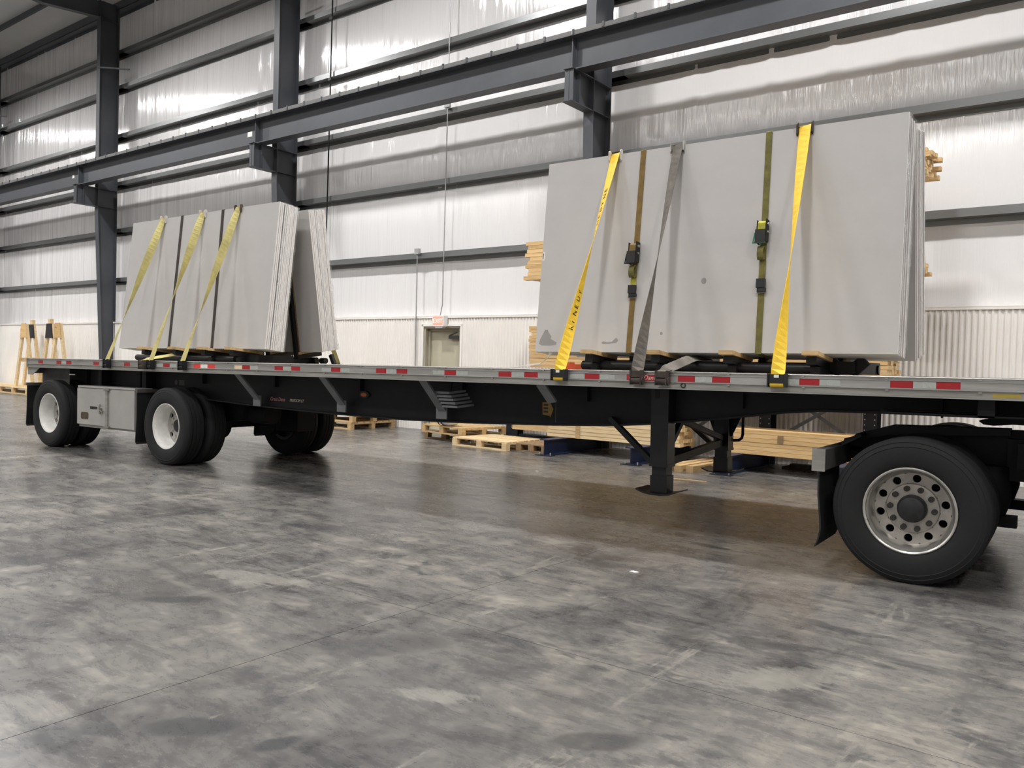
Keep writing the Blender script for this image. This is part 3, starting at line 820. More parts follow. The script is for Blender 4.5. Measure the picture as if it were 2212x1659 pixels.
# winches on the near rail
def winch(x, style):
    if style == 'new':
        w_ = part('winch', MB().box(x - 0.062, x + 0.062, -0.062, -0.002, 1.322, 1.388), 'rubflap', tr)
        part('spool', MB().tube([(x - 0.05, -0.036, 1.314), (x + 0.05, -0.036, 1.314)], 0.022, 14), 'yellow', w_, 40)
        part('side_plate', MB().box(x - 0.068, x - 0.058, -0.072, -0.002, 1.292, 1.392).box(x + 0.058, x + 0.068, -0.072, -0.002, 1.292, 1.392), 'rubflap', w_)
        part('winch_label', MB().box(x - 0.018, x + 0.018, -0.0645, -0.062, 1.362, 1.384), 'whiteplastic', w_)
    else:
        w_ = part('winch', MB().box(x - 0.046, x + 0.046, -0.058, -0.002, 1.340, 1.392), style, tr)
        part('spool', MB().tube([(x - 0.052, -0.032, 1.312), (x + 0.058, -0.032, 1.312)], 0.03, 14), style, w_, 40)
        part('side_plate', MB().box(x - 0.051, x - 0.043, -0.066, -0.002, 1.278, 1.398).box(x + 0.043, x + 0.051, -0.066, -0.002, 1.278, 1.398), style, w_)
for x, st in ((-11.06, 'black'), (-10.19, 'rust'), (-10.0, 'black'), (-9.30, 'black'), (-3.735, 'new'), (-2.99, 'rust'), (-2.765, 'rust'), (-1.84, 'new')):
    winch(x, st)
part('winch_ring', MB().tube([(-2.60 + 0.018 * math.cos(a * math.pi / 6), 0.006, 1.283 + 0.018 * math.sin(a * math.pi / 6)) for a in range(13)], 0.005, 6, caps=False), 'rust', tr)

# ================================================================ tractor rear end
tc = thing('tractor_unit', 'black rear end of a tractor unit with a polished drive wheel under the trailer nose', 'truck', FG)
for X in (-0.9438, 0.36):
    for y, far, outer in ((0.03, 0, 1), (0.36, 0, 0), (2.56, 1, 1), (2.23, 1, 0)):
        wheel(tc, X, y, 0.5062, far, True, outer)
    ax = part('drive_axle', MB().tube([(X, 0.30, 0.506), (X, 0.9, 0.506), (X, 1.1, 0.506), (X, 1.5, 0.506), (X, 1.7, 0.506), (X, 2.29, 0.506)], [0.08, 0.09, 0.2, 0.2, 0.09, 0.08], 18), 'black', tc, 40)
    for y in (0.80, 1.79):
        part('brake_chamber', MB().tube([(X + 0.22, y - 0.1, 0.62), (X + 0.22, y + 0.1, 0.62)], 0.09, 16).tube([(X, y - 0.11, 0.506), (X, y + 0.11, 0.506)], 0.2, 24), 'black', ax, 40)
        part('air_bag', MB().tube([(X + 0.42, y, 0.42), (X + 0.42, y, 0.52), (X + 0.42, y, 0.56), (X + 0.42, y, 0.80)], [0.10, 0.13, 0.14, 0.13], 18).box(X - 0.1, X + 0.6, y - 0.06, y + 0.06, 0.36, 0.44), 'black', ax, 40)
for y, dz in ((0.83, 0.0), (1.70, -0.09)):
    fr = [(-1.56, 0.84), (-1.56, 0.915), (-1.42, 0.965), (-1.18, 1.045), (-0.95, 1.06), (1.7, 1.075), (1.7, 0.80), (-1.30, 0.78)]
    part('frame_rail', MB().prism([(x, z + dz) for x, z in fr], 1, y, y + 0.06), 'black', tc)
part('rear_cross_member', MB().box(-1.52, -1.42, 0.83, 1.76, 0.76, 0.86), 'black', tc)
part('ramp', MB().prism([(-1.50, 0.90), (-1.43, 0.975), (-1.18, 1.055), (-0.4, 1.078), (-0.4, 1.03), (-1.2, 0.98)], 1, 0.66, 0.83), 'black', tc)
part('quarter_fender', MB().bar((-1.50, 0.62, 0.90), (-1.36, 0.62, 0.98), 0.3, 0.03), 'black', tc)
fw_ = part('fifth_wheel', MB().prism([(-0.62, 1.115), (-0.585, 1.09), (-0.52, 1.085), (-0.40, 1.10), (0.45, 1.10), (0.45, 1.14), (-0.40, 1.14), (-0.53, 1.135)], 1, 0.85, 1.10).prism([(-0.60, 1.115), (-0.52, 1.085), (-0.40, 1.10), (0.45, 1.10), (0.45, 1.14), (-0.53, 1.135)], 1, 1.49, 1.74).box(-0.25, 0.45, 0.85, 1.74, 1.10, 1.14), 'black', tc)
part('fifth_wheel_bracket', MB().prism([(-0.22, 1.10), (0.35, 1.10), (0.5, 1.06), (-0.33, 1.06)], 1, 0.88, 0.98).prism([(-0.22, 1.10), (0.35, 1.10), (0.5, 1.06), (-0.33, 1.06)], 1, 1.61, 1.71), 'black', fw_)
part('suspension_box', MB().box(-0.42, -0.25, 0.75, 1.84, 0.70, 1.0).box(-0.6, 0.9, 0.95, 1.6, 0.72, 0.86), 'black', tc)
part('cross_beam', MB().box(-0.35, -0.10, 0.62, 1.95, 0.80, 0.98), 'black', tc)
hb = part('flap_hanger', MB().box(-1.585, -1.505, 0.02, 0.86, 0.735, 0.885), 'dgrey', tc)
part('hanger_end_cap', MB().box(-1.592, -1.50, 0.0, 0.02, 0.728, 0.892), 'alu_dirty', hb)
fz = [(-1.555, 0.75), (-1.552, 0.55), (-1.535, 0.38), (-1.53, 0.30), (-1.545, 0.22), (-1.565, 0.17)]
part('mud_flap', MB().prism(fz + [(x + 0.012, z + 0.004) for x, z in reversed(fz)], 1, 0.03, 0.63), 'rubflap', tc)
# ================================================================ slab loads
def slab_mesh(L, H, t=0.0218):
    m_ = MB().box(0, L, 0, t, 0, H)
    me = m_.mesh('stone_slab', ['slab', 'slabe'])
    for p_ in me.polygons:
        p_.material_index = 0 if abs(p_.normal.y) > 0.5 else 1
    return me

LOADS = {}
def slabs(F, x0, L, H, ys, base, special, group):
    me = slab_mesh(L, H)
    r = random.Random(int(abs(x0) * 100) + len(ys))
    out = []
    ORD = ('first', 'second', 'third', 'fourth', 'fifth', 'sixth', 'seventh', 'eighth', 'ninth', 'tenth', 'eleventh', 'twelfth', 'thirteenth', 'fourteenth', 'fifteenth')
    for i, y in enumerate(ys):
        lab = special.get(i, base % ORD[i])
        o = put('stone_slab', me, None, F @ T(x0 + (r.uniform(-0.009, 0.009) if i else 0), y, 0.0), lab, 'slab', group)
        out.append(o)
    return out

P_ = 0.0265
NR = FT @ T(0, 0.55, 1.568) @ RX(-6.3)
NF = FT @ T(0, 0.55, 1.557) @ RX(-5.9)
RR = FT @ T(0, 1.509, 1.552) @ RX(8.6)
RF = FT @ T(0, 1.358, 1.518) @ RX(9.7)
XA, LA, HA = -11.781, 3.342, 1.895        # rear load
XB, LB, HB = -4.375, 3.249, 1.868         # front load
ysA = [k * P_ for k in range(3)] + [0.094 + k * P_ for k in range(8)]
ysB = [k * P_ for k in range(3)] + [0.086 + k * P_ for k in range(8)]
slabs(NR, XA, LA, HA, ysA, 'grey slab %s from the outside in the near pack of the rear load', {0: 'outermost grey slab of the rear load, facing us behind three worn yellow straps'}, 'slabs in the near pack of the rear load')
sB = slabs(NF, XB, LB, HB, ysB, 'grey slab %s from the outside in the near pack of the front load', {0: 'large grey outermost slab of the front load with a triangular damp stain'}, 'slabs in the near pack of the front load')
slabs(RR, XA, LA, HA, [k * P_ for k in range(11)], 'grey slab %s from the inside in the far pack of the rear load', {0: 'innermost slab of the far rear pack, its shaded grey face seen through the gap'}, 'slabs in the far pack of the rear load')
slabs(RF, XB, LB, HB, [k * P_ for k in range(15)], 'grey slab %s from the inside in the far pack of the front load', {}, 'slabs in the far pack of the front load')
# stains on the big front slab
def patch(pts, mt, name):
    part(name, MB().prism([(x - XB, z) for x, z in pts], 1, -0.0012, 0.0), mt, sB[0])
patch([(-4.335, 0.075), (-4.325, 0.12), (-4.275, 0.215), (-4.245, 0.212), (-4.235, 0.19), (-4.20, 0.15), (-4.205, 0.125), (-4.135, 0.09), (-4.14, 0.07), (-4.20, 0.058), (-4.30, 0.06)], 'slabw', 'damp_stain')
patch([(-3.65, 0.085), (-3.63, 0.10), (-3.59, 0.092), (-3.54, 0.095), (-3.50, 0.135), (-3.475, 0.11), (-3.49, 0.088), (-3.56, 0.078), (-3.63, 0.075)], 'slabw', 'damp_stain')
patch([(-2.69 + 0.024 * math.cos(a * math.pi / 6), 0.625 + 0.028 * math.sin(a * math.pi / 6)) for a in range(12)], 'slabw', 'damp_stain')
patch([(-3.055 + 0.013 * math.cos(a * math.pi / 4), 0.17 + 0.015 * math.sin(a * math.pi / 4)) for a in range(8)], 'slabw', 'damp_stain')
patch([(-4.372, 0.90), (-4.345, 0.90), (-4.345, 0.985), (-4.372, 0.985)], 'litter', 'paper_label')
patch([(-4.368, 0.915), (-4.358, 0.915), (-4.358, 0.97), (-4.368, 0.97)], 'print', 'paper_label')

# stretch film round the ends of the packs
def film(F, xr, y0, y1, H, label, seed, back=0.3, xin=0.0):
    r = random.Random(seed)
    prof = [(xr - back, y0 - 0.004), (xr - back * 0.5, y0 - 0.005), (xr + 0.012, y0 - 0.003)]
    n = 7
    prof += [(xr + 0.018, y0 + (y1 - y0) * k / n) for k in range(1, n)]
    prof += [(xr + 0.012, y1 + 0.004), (xr - back * 0.5, y1 + 0.006), (xr - back, y1 + 0.005)]
    nz = 40
    rows = []
    for j in range(nz + 1):
        z = H * j / nz
        rows.append([(x + r.uniform(-0.004, 0.005), y + r.uniform(-0.002, 0.002), z) for x, y in prof])
    # puckered over the top edge
    rows.append([(x - 0.03 - (0.02 if 2 < i < 9 else 0), y + (0.018 if i < 3 else -0.018 if i > 8 else 0), H + 0.016 + r.uniform(0, 0.008)) for i, (x, y) in enumerate(prof)])
    k = len(prof)
    m_ = MB().add([v for rw in rows for v in rw], [(j * k + i, j * k + i + 1, (j + 1) * k + i + 1, (j + 1) * k + i) for j in range(len(rows) - 1) for i in range(k - 1)])
    put('stretch_film', m_.mesh('stretch_film', 'film', 80), None, F, label, 'plastic film')
film(NR, XA + LA, 0.094, 0.094 + 8 * P_, HA, 'shiny clear stretch film round the near pack end of the rear load', 1)
film(RR, XA + LA, 0.10, 11 * P_, HA, 'clear stretch film round the far pack end of the rear load', 2, 0.15)
film(NF, XB + LB, 0.028, 0.086 + 8 * P_, HB, 'crinkled clear stretch film round the near pack end of the front load', 3)
film(RF, XB + LB, 0.10, 15 * P_, HB, 'clear stretch film round the far pack end of the front load', 4, 0.15)

# A-frame racks under the slabs
def rack(label, arms, xa, xb, NFm, FFm, yfar, H, thick_far, endV, hf):
    rk = thing('slab_rack', label, 'rack', FT @ T(arms[0], 0, 1.391))
    inv = (FT @ T(arms[0], 0, 1.391)).inverted()
    nf, ff = inv @ NFm, inv @ FFm
    for x in arms:
        a_ = part('arm', MB().box(x - 0.04, x + 0.04, -0.12, 0.36, -0.10, -0.036), 'blackg', rk, M=nf)
        part('timber_pad', MB().box(x - 0.058, x + 0.062, -0.19, 0.32, -0.035, -0.002), 'pallet', rk, M=nf)
        part('arm', MB().box(x - 0.04, x + 0.04, -0.05, thick_far + 0.10, -0.10, -0.036), 'blackg', rk, M=ff)
        part('timber_pad', MB().box(x - 0.045, x + 0.045, -0.03, thick_far + 0.05, -0.035, -0.002), 'pallet', rk, M=ff)
        part('post', MB().box(x - 0.03, x + 0.03, 0.318, 0.366, -0.06, H * hf), 'blackg', rk, M=nf)
        part('post', MB().box(x - 0.03, x + 0.03, -0.056, -0.008, -0.06, H * hf), 'blackg', rk, M=ff)
        part('post_facing', MB().box(x - 0.03, x + 0.05, -0.010, -0.001, 0.0, H * hf - 0.05), 'palletd', rk, M=ff)
        part('cross_beam', MB().box(x - arms[0] - 0.035, x - arms[0] + 0.035, 0.52, yfar, 0.002, 0.06), 'black', rk)
    dx = -arms[0]
    part('base_pipe', MB().tube([(xa + dx, 0.60, 0.044), (xb + dx, 0.60, 0.044)], 0.042, 18, caps=True), 'blackg', rk, 40)
    part('pipe_bore', MB().tube([(xb + dx - 0.02, 0.60, 0.044), (xb + dx + 0.001, 0.60, 0.044)], 0.033, 18), 'rubflap', rk, 40)
    part('base_pipe', MB().tube([(xa + dx, 0.78, 0.06), (xb + dx - 0.1, 0.78, 0.06)], 0.036, 16), 'blackg', rk, 40)
    part('base_pipe', MB().tube([(xa + dx + 0.1, yfar - 0.1, 0.05), (xb + dx + 0.25, yfar - 0.1, 0.05)], 0.042, 18), 'blackg', rk, 40)
    part('ridge_pipe', MB().tube([(arms[0] + dx - 0.1, 1.11, H * hf + 0.08), (arms[-1] + dx + 0.1, 1.11, H * hf + 0.08)], 0.03, 14), 'blackg', rk, 40)
    if endV:
        e = arms[-1] + dx
        part('end_knee', MB().bar((e + 0.02, 0.86, 0.125), (e + 0.13, 0.86, 0.02), 0.10, 0.05, up=(0, 1, 0)), 'black', rk)
        part('end_knee', MB().bar((e + 0.31, 0.86, 0.125), (e + 0.20, 0.86, 0.02), 0.10, 0.05, up=(0, 1, 0)), 'black', rk)
        part('end_beam', MB().box(e + 0.10, e + 0.24, 0.80, yfar, 0.005, 0.11), 'black', rk)
    else:
        e = xb + dx
        part('end_beam', MB().box(e - 0.0, e + 0.42, 0.62, 1.2, 0.004, 0.10), 'black', rk)
        part('end_foot', MB().tube([(e + 0.36, yfar - 0.12, 0.045), (e + 0.46, yfar - 0.12, 0.045)], 0.04, 14).bar((e + 0.45, yfar - 0.02, 0.13), (e + 0.52, yfar - 0.02, 0.0), 0.05, 0.05), 'hub', rk, 40)
rack('black steel A-frame rack with timber pads under the rear slabs', (-10.93, -10.19, -9.53, -8.93), -11.37, -9.08, NR, RR, 1.86, HA, 0.29, False, 0.88)
rack('black steel A-frame rack with timber pads under the front slabs', (-3.70, -3.04, -2.39, -1.72), -3.86, -1.715, NF, RF, 1.80, HB, 0.40, True, 0.5)

# ================================================================ straps
def strap_rows(A, B, hw, tw0, tw1, c, n=40, sag=0.0):
    """straight run A->B with the webbing turning from tw0 to tw1 degrees, fastest about fraction c"""
    A, B = Vector(A), Vector(B)
    t = (B - A).normalized()
    w0 = Vector((1, 0, 0))
    w0 = (w0 - t * w0.dot(t)).normalized()
    n0 = t.cross(w0)
    rows = []
    for k in range(n + 1):
        f = k / n
        g = f ** (math.log(0.5) / math.log(c)) if 0 < c < 1 else f
        a = math.radians(tw0 + (tw1 - tw0) * g)
        w = w0 * math.cos(a) + n0 * math.sin(a)
        rows.append((A.lerp(B, f), w * hw, t.cross(w)))
    return rows

def guard(x, P, style, label, group):
    """edge guard over the top arris of the outer slab: a saddle with two upstanding ears"""
    m_ = MB().box(-0.058, 0.058, -0.004, 0.0, -0.06, 0.006).box(-0.058, 0.058, -0.004, 0.07, 0.002, 0.006)
    for s in (-1, 1):
        pr = [(-0.012 + 0.022 * math.cos(a * math.pi / 8), 0.012 + 0.026 * math.sin(a * math.pi / 8)) for a in range(9)] + [(-0.030, -0.055), (-0.012, -0.075), (0.004, -0.05)]
        m_.prism(pr, 0, s * 0.060 - 0.006, s * 0.060 + 0.006)
    put('edge_guard', m_.mesh('edge_guard', style), None, P @ T(x, 0, 0), label, 'edge guard', group)

def wstrap(xb, xt, NFm, FFm, H, thick_far, mt, tw, c, label, lettering=None):
    s_ = thing('cargo_strap', label, 'strap', FT @ T(xb, 0, 1.391))
    inv = (FT @ T(xb, 0, 1.391)).inverted()
    top = inv @ NFm @ Vector((xt, -0.008, H + 0.008))
    back = inv @ FFm @ Vector((xt, thick_far + 0.004, H + 0.006))
    inner = inv @ FFm @ Vector((xt, 0.0, H + 0.006))
    nin = inv @ NFm @ Vector((xt, 0.30, H + 0.008))
    A = Vector((0, -0.035, -0.02))
    rows = strap_rows(A, top, 0.0505, 0, tw, c)
    part('near_run', MB().ribbon(rows, 0.004), mt, s_)
    x1 = Vector((0.0505, 0, 0))
    part('top_run', MB().ribbon([(top, x1, (0, 0, 1)), (nin, x1, (0, 0, 1)), (inner, x1, (0, 0, 1)), (back, x1, (0, 0, 1))], 0.004), mt, s_)
    part('far_run', MB().ribbon(strap_rows(back, (0, 2.62, -0.02), 0.0505, 0, 0, 0.5), 0.004), mt, s_)
    if lettering:
        for txt, f0, f1, side in lettering:
            for i, ch in enumerate(txt):
                f = f0 + (f1 - f0) * i / max(1, len(txt) - 1)
                k = f * (len(rows) - 1)
                p0, w, nn = rows[int(k)]
                P = rows[int(k)][0].lerp(rows[min(int(k) + 1, len(rows) - 1)][0], k % 1)
                t = (top - A).normalized()
                w = w.normalized()
                nn = t.cross(w)
                if nn.y > 0:
                    nn = -nn
                ex = t                 # letters run up the webbing
                ey = nn.cross(ex)
                M = Matrix((ex, ey, nn)).transposed().to_4x4()
                M.translation = P + nn * 0.0035 - ey * 0.024 - ex * 0.02
                text('webbing_letter', ch, 0.066, 'print', s_, M, ext=0.0003, bold=0.001)
    return s_

wstrap(-11.06, -10.98, NR, RR, HA, 0.30, 'yellowd', -175, 0.62, 'worn yellow strap over the rear slabs, leftmost of the three')
wstrap(-10.0, -10.04, NR, RR, HA, 0.30, 'yellowd', -175, 0.69, 'worn yellow strap over the rear slabs, middle one of the three')
wstrap(-9.30, -9.26, NR, RR, HA, 0.30, 'yellowd', -175, 0.606, 'worn yellow strap over the rear slabs, rightmost of the three')
guard(-10.98, NR @ T(0, 0, HA), 'pale', 'pale edge guard under the leftmost yellow strap of the rear load', 'strap edge guards')
guard(-10.04, NR @ T(0, 0, HA), 'pale', 'pale edge guard under the middle yellow strap of the rear load', 'strap edge guards')
guard(-9.26, NR @ T(0, 0, HA), 'rust', 'brown edge guard under the rightmost yellow strap of the rear load', 'strap edge guards')
wstrap(-3.735, -3.635, NF, RF, HB, 0.40, 'yellow', 168, 0.29, 'bright yellow printed strap at the left of the front load', [('KINEDYNE', 0.19, 0.41, -1), ('KINEDYNE', 0.60, 0.82, -1)])
wstrap(-2.99, -3.01, NF, RF, HB, 0.40, 'greyweb', 172, 0.27, 'grimy grey strap across the middle of the front load')
wstrap(-1.84, -1.90, NF, RF, HB, 0.40, 'yellow', 170, 0.30, 'bright orange-yellow strap at the right of the front load')
guard(-3.635, NF @ T(0, 0, HB), 'pale', 'brownish edge guard under the bright yellow printed strap', 'strap edge guards')
guard(-3.01, NF @ T(0, 0, HB), 'zinc', 'metal edge guard under the grimy grey strap', 'strap edge guards')
guard(-1.90, NF @ T(0, 0, HB), 'rust', 'dark edge guard under the orange-yellow strap', 'strap edge guards')

# loose ends lying over the rail
def loose(xb, P, hw, mt, label):
    s_ = thing('loose_strap', label, 'strap', FT @ T(xb, 0, 1.391))
    P = Vector(P)
    a, b, c = Vector((0, -0.04, 0.0)), Vector((0.01, 0.01, 0.012)), P
    w = Vector((hw, 0, 0))
    d = (c - b).normalized()
    w2 = d.cross(Vector((0.35, -0.75, 0.65))).normalized() * hw
    rows = [(a, w, (0, -1, 0.3)), (b, w * 0.9 + w2 * 0.1, (0, -0.3, 1)), (b.lerp(c, 0.08) + Vector((0, 0, 0.004)), w2, (0, -0.7, 0.7)), (c, w2, (0, -0.7, 0.7))]
    part('webbing', MB().ribbon(rows, 0.004), mt, s_)
    part('tail', MB().ribbon([(c, w2, (0, -0.7, 0.7)), (c + d * 0.3 + Vector((0, 0.1, -0.05)), w2, (0, -0.7, 0.7))], 0.004), mt, s_)
loose(-2.765, (0.02, 0.50, 0.115), 0.0505, 'greyweb', 'grey strap slanting back over the rail beside the maker plaque')
loose(-10.19, (0.0, 0.45, 0.095), 0.035, 'yellowd', 'thin worn strap slanting back over the rail under the rear slabs')

# belts lying flat on the slab faces
def belt(F, x, H, ytop, hw, mt, label, xt=None, kit=None):
    s_ = thing('belt_strap', label, 'strap', F @ T(x, 0, 0))
    dx = (xt - x) if xt is not None else 0
    w = Vector((hw, 0, 0))
    r = [((0, ytop, -0.006), w, (0, 0, -1)), ((0, -0.003, -0.006), w, (0, -0.5, -1)), ((0, -0.005, 0.0), w, (0, -1, 0)), ((dx, -0.005, H), w, (0, -1, 0)), ((dx, -0.002, H + 0.005), w, (0, -0.5, 1)), ((dx, ytop, H + 0.005), w, (0, 0, 1))]
    part('webbing', MB().ribbon(r, 0.004), mt, s_)
    if kit:
        zr, zl, zb, lever = kit
        fx = dx * zr / H
        ra = part('ratchet', MB().box(fx - 0.040, fx - 0.034, -0.085, -0.008, zr - 0.115, zr + 0.075).box(fx + 0.034, fx + 0.040, -0.085, -0.008, zr - 0.10, zr + 0.085), 'black', s_)
        part('spool', MB().tube([(fx - 0.034, -0.045, zr + 0.045), (fx + 0.034, -0.045, zr + 0.045)], 0.030, 14).box(fx - 0.032, fx + 0.032, -0.082, -0.070, zr - 0.03, zr + 0.05), mt if mt == 'tan' else 'limeweb', ra, 40)
        part('handle', MB().box(fx - 0.045, fx + 0.036, -0.10, -0.070, zr - 0.115, zr - 0.005), 'rubflap', ra)
        part('lever', MB().tube([(fx - 0.05, -0.085, zr - 0.03), (fx - 0.062, -0.09, zr - 0.115), (fx + 0.04, -0.09, zr - 0.115)], 0.007, 8), lever, ra, 60)
        part('pawl', MB().tube([(fx + 0.040, -0.05, zr + 0.045), (fx + 0.052, -0.05, zr + 0.045)], 0.014, 10).tube([(fx + 0.040, -0.05, zr - 0.02), (fx + 0.052, -0.05, zr - 0.02)], 0.010, 10), 'zinc', ra, 40)
        lp = [(fx - 0.006, -0.035 - 0.030 * math.cos(a * math.pi / 8), zl + 0.055 * math.sin(a * math.pi / 8)) for a in range(17)]
        part('webbing_loop', MB().ribbon([(p, (0.026, 0, 0), (0, p[1] + 0.035, p[2] - zl)) for p in lp], 0.005), 'olive', s_)
        fx2 = dx * zb / H
        part('tag_webbing', MB().box(fx2 - hw - 0.001, fx2 + hw + 0.001, -0.010, -0.006, zb + 0.05, zl - 0.06), 'limeweb' if mt == 'tan' else mt, s_)
        bk = part('buckle', MB().box(fx2 - 0.036, fx2 + 0.034, -0.042, -0.008, zb - 0.02, zb + 0.055).box(fx2 - 0.028, fx2 + 0.040, -0.036, -0.008, zb - 0.055, zb - 0.02), 'rubflap', s_)
        part('buckle_pin', MB().tube([(fx2 - 0.042, -0.02, zb - 0.06), (fx2 + 0.042, -0.02, zb - 0.06)], 0.006, 8), 'zinc', bk, 40)
belt(NF, -3.362, HB, 0.31, 0.026, 'tan', 'tan belt with a black ratchet on the front slab, left of the grey strap', -3.35, (0.915, 0.735, 0.555, 'black'))
belt(NF, -2.180, HB, 0.31, 0.026, 'olive', 'olive belt with a green-levered ratchet on the front slab', -2.195, (1.02, 0.83, 0.56, 'green'))
belt(NR, -10.504, HA, 0.30, 0.026, 'brownweb', 'dark brown belt on the rear slab, left one of the pair', -10.53)
belt(NR, -9.521, HA, 0.30, 0.026, 'brownweb', 'dark brown belt on the rear slab, right one of the pair', -9.60)
# strand of torn film below the front slabs
put('torn_film', MB().ribbon([((0, 0, 0), (0.03, 0, 0), (0, -1, 0)), ((-0.03, -0.02, -0.07), (0.008, 0, 0.01), (0, -1, 0.3)), ((-0.10, -0.05, -0.13), (0.01, 0, 0.01), (0, -1, 1)), ((-0.42, -0.1, -0.176), (0.01, 0.01, 0), (0, 0, 1))], 0.003).mesh('torn_film', 'whiteplastic'), None, FT @ T(-4.22, 0.62, 1.572), 'strand of torn white film hanging from the front slabs onto the deck', 'plastic film')
# ================================================================ store along the wall
def boards(parent, u0, u1, d0, d1, z0, z1, bw, bh, wd, seed, jag=0.03, ragged=False):
    r = random.Random(seed)
    nd, nzz = max(1, round((d1 - d0) / bw)), max(1, round((z1 - z0) / bh))
    bw, bh = (d1 - d0) / nd, (z1 - z0) / nzz
    var = []
    for k in range(3):
        L = u1 - u0 + (r.uniform(-jag, jag))
        me = MB().box(-L / 2, L / 2, -bw / 2 + 0.002, bw / 2 - 0.002, -bh / 2 + 0.0015, bh / 2 - 0.0015).mesh('board', [wd, 'endgrain'])
        for p_ in me.polygons:
            p_.material_index = 1 if abs(p_.normal.x) > 0.5 else 0
        var.append(me)
    for i in range(nd):
        for j in range(nzz):
            if 0 < i < nd - 1 and j < nzz - 1:
                continue
            if ragged and j == nzz - 1 and r.random() < 0.4:
                continue
            sh = r.uniform(-jag, jag) * (2.2 if ragged else 1)
            put('board', r.choice(var), parent, T((u0 + u1) / 2 + sh, -(d1 - (i + 0.5) * bw) + r.uniform(-0.004, 0.004), z0 + (j + 0.5) * bh))
    # inner layers that only show as end grain
    if nd > 2 and nzz > 1:
        L = u1 - u0 - 0.02
        core = MB()
        for i in range(1, nd - 1):
            for j in range(nzz - 1):
                y = -(d1 - (i + 0.5) * bw)
                z = z0 + (j + 0.5) * bh
                s = r.uniform(-jag, jag)
                core.box(u0 + 0.01 + s, u1 - 0.01 + s, y - bw / 2 + 0.002, y + bw / 2 - 0.002, z - bh / 2 + 0.0015, z + bh / 2 - 0.0015)
        part('inner_boards', core, 'endgrain', parent, kind='stuff')

def bundle(label, *a, **k):
    b = thing('lumber_bundle', label, 'lumber', FW)
    u0, u1, d0, d1, z0, z1 = a[:6]
    b.matrix_basis = FW @ T(u0, -d1, z0)
    h = put('h', None)
    bpy.data.objects.remove(h)
    boards(b, 0, u1 - u0, 0 - 0.0, d1 - d0, 0, z1 - z0, *a[6:], **k)
    for c in b.children:
        c.matrix_basis = T(0, d1 - d0, 0) @ c.matrix_basis
    return b

bA = bundle('strapped pine lumber on the low blue rack arms, seen left of the landing gear', -2.17, 0.20, 1.0, 1.5, 0.262, 0.665, 0.125, 0.058, 'pinep', 11)
part('cardboard_band', MB().box(0.55, 0.63, -0.008, -0.003, 0.0, 0.41), 'pallet', bA)
bundle('short pine boards stacked behind the black stand on the low rack', -3.35, -2.3, 0.45, 0.9, 0.262, 0.52, 0.15, 0.13, 'pinep', 12)
bB = bundle('pine lumber on the low rack arms between landing gear and drive wheel', 0.95, 3.9, 0.95, 1.5, 0.262, 0.61, 0.14, 0.058, 'pine', 13)
part('cardboard_band', MB().box(0.72, 0.80, -0.008, -0.003, 0.19, 0.29), 'palletd', bB)
bundle('long pine lumber stack on the rack arms just above the trailer deck', -2.55, 3.07, 0.9, 1.55, 1.39, 2.08, 0.13, 0.053, 'pine', 14)
bundle('tall pine lumber bundle peeking out left of the front slabs', -2.70, -0.2, 0.9, 1.5, 2.86, 3.50, 0.12, 0.064, 'pine', 15, jag=0.05)
bundle('thin pine boards on the rack, their ends low right of the front slabs', 0.3, 3.36, 0.9, 1.45, 2.72, 2.97, 0.11, 0.05, 'pine', 16, jag=0.06, ragged=True)
bundle('loose pine studs on the top rack arm, ends jutting out right of the front slabs', 0.8, 3.36, 0.8, 1.5, 3.97, 4.26, 0.09, 0.06, 'pine', 17, jag=0.04, ragged=True)

ck = thing('cantilever_rack', 'dark blue cantilever lumber rack along the wall behind the trailer', 'rack', FW @ T(-1.85, 0, 0))
UP = (0.0, 1.55, 2.95, 4.45)
bolt = MB()
for k in range(18):
    for s in (-1, 1):
        bolt.tube([(s * 0.066, -0.462, 0.34 + 0.075 * k), (s * 0.066, -0.455, 0.34 + 0.075 * k)], 0.009, 6)
bolt = bolt.mesh('hole_row', 'hole')
fb = MB()
for s in (-1, 1):
    fb.tube([(s * 0.10, -2.02, 0.012), (s * 0.10, -2.02, 0.05)], 0.011, 8)
fb = fb.mesh('anchor_bolt', 'hole')
for x in UP:
    u_ = part('upright', MB().box(x - 0.09, x + 0.09, -0.455, -0.435, 0, 4.3).box(x - 0.09, x + 0.09, -0.22, -0.20, 0, 4.3).box(x - 0.006, x + 0.006, -0.435, -0.22, 0, 4.3), 'rackblk', ck)
    put('hole_row', bolt, u_, T(x, 0, 0))
    b_ = part('base', MB().box(x - 0.008, x + 0.008, -2.05, -0.455, 0.02, 0.245).box(x - 0.085, x + 0.085, -2.06, -0.455, 0.245, 0.26).box(x - 0.085, x + 0.085, -2.05, -0.455, 0.005, 0.02), 'blue', ck)
    part('foot_plate', MB().box(x - 0.15, x + 0.15, -2.09, -1.97, 0.0, 0.012), 'rackblk', b_)
    put('anchor_bolt', fb, b_, T(x, 0, 0))
    for z in (1.31, 2.64, 3.89):
        if z == 2.64 and x < 2:
            z = 2.78
        part('arm', MB().prism([(-0.455, z - 0.06), (-1.6, z + 0.02), (-1.6, z + 0.075), (-0.455, z + 0.075)], 0, x - 0.04, x + 0.04), 'rackblk', ck)
for a, b in zip(UP, UP[1:]):
    part('diagonal_tie', MB().bar((a + 0.05, -0.40, 0.35), (b - 0.05, -0.40, 1.25), 0.012, 0.05), 'strut', ck)
    part('diagonal_tie', MB().bar((a + 0.05, -0.37, 1.25), (b - 0.05, -0.37, 0.35), 0.012, 0.05), 'strut', ck)
    part('spacer', MB().box(a + 0.09, b - 0.09, -0.43, -0.37, 2.2, 2.26), 'rackblk', ck)

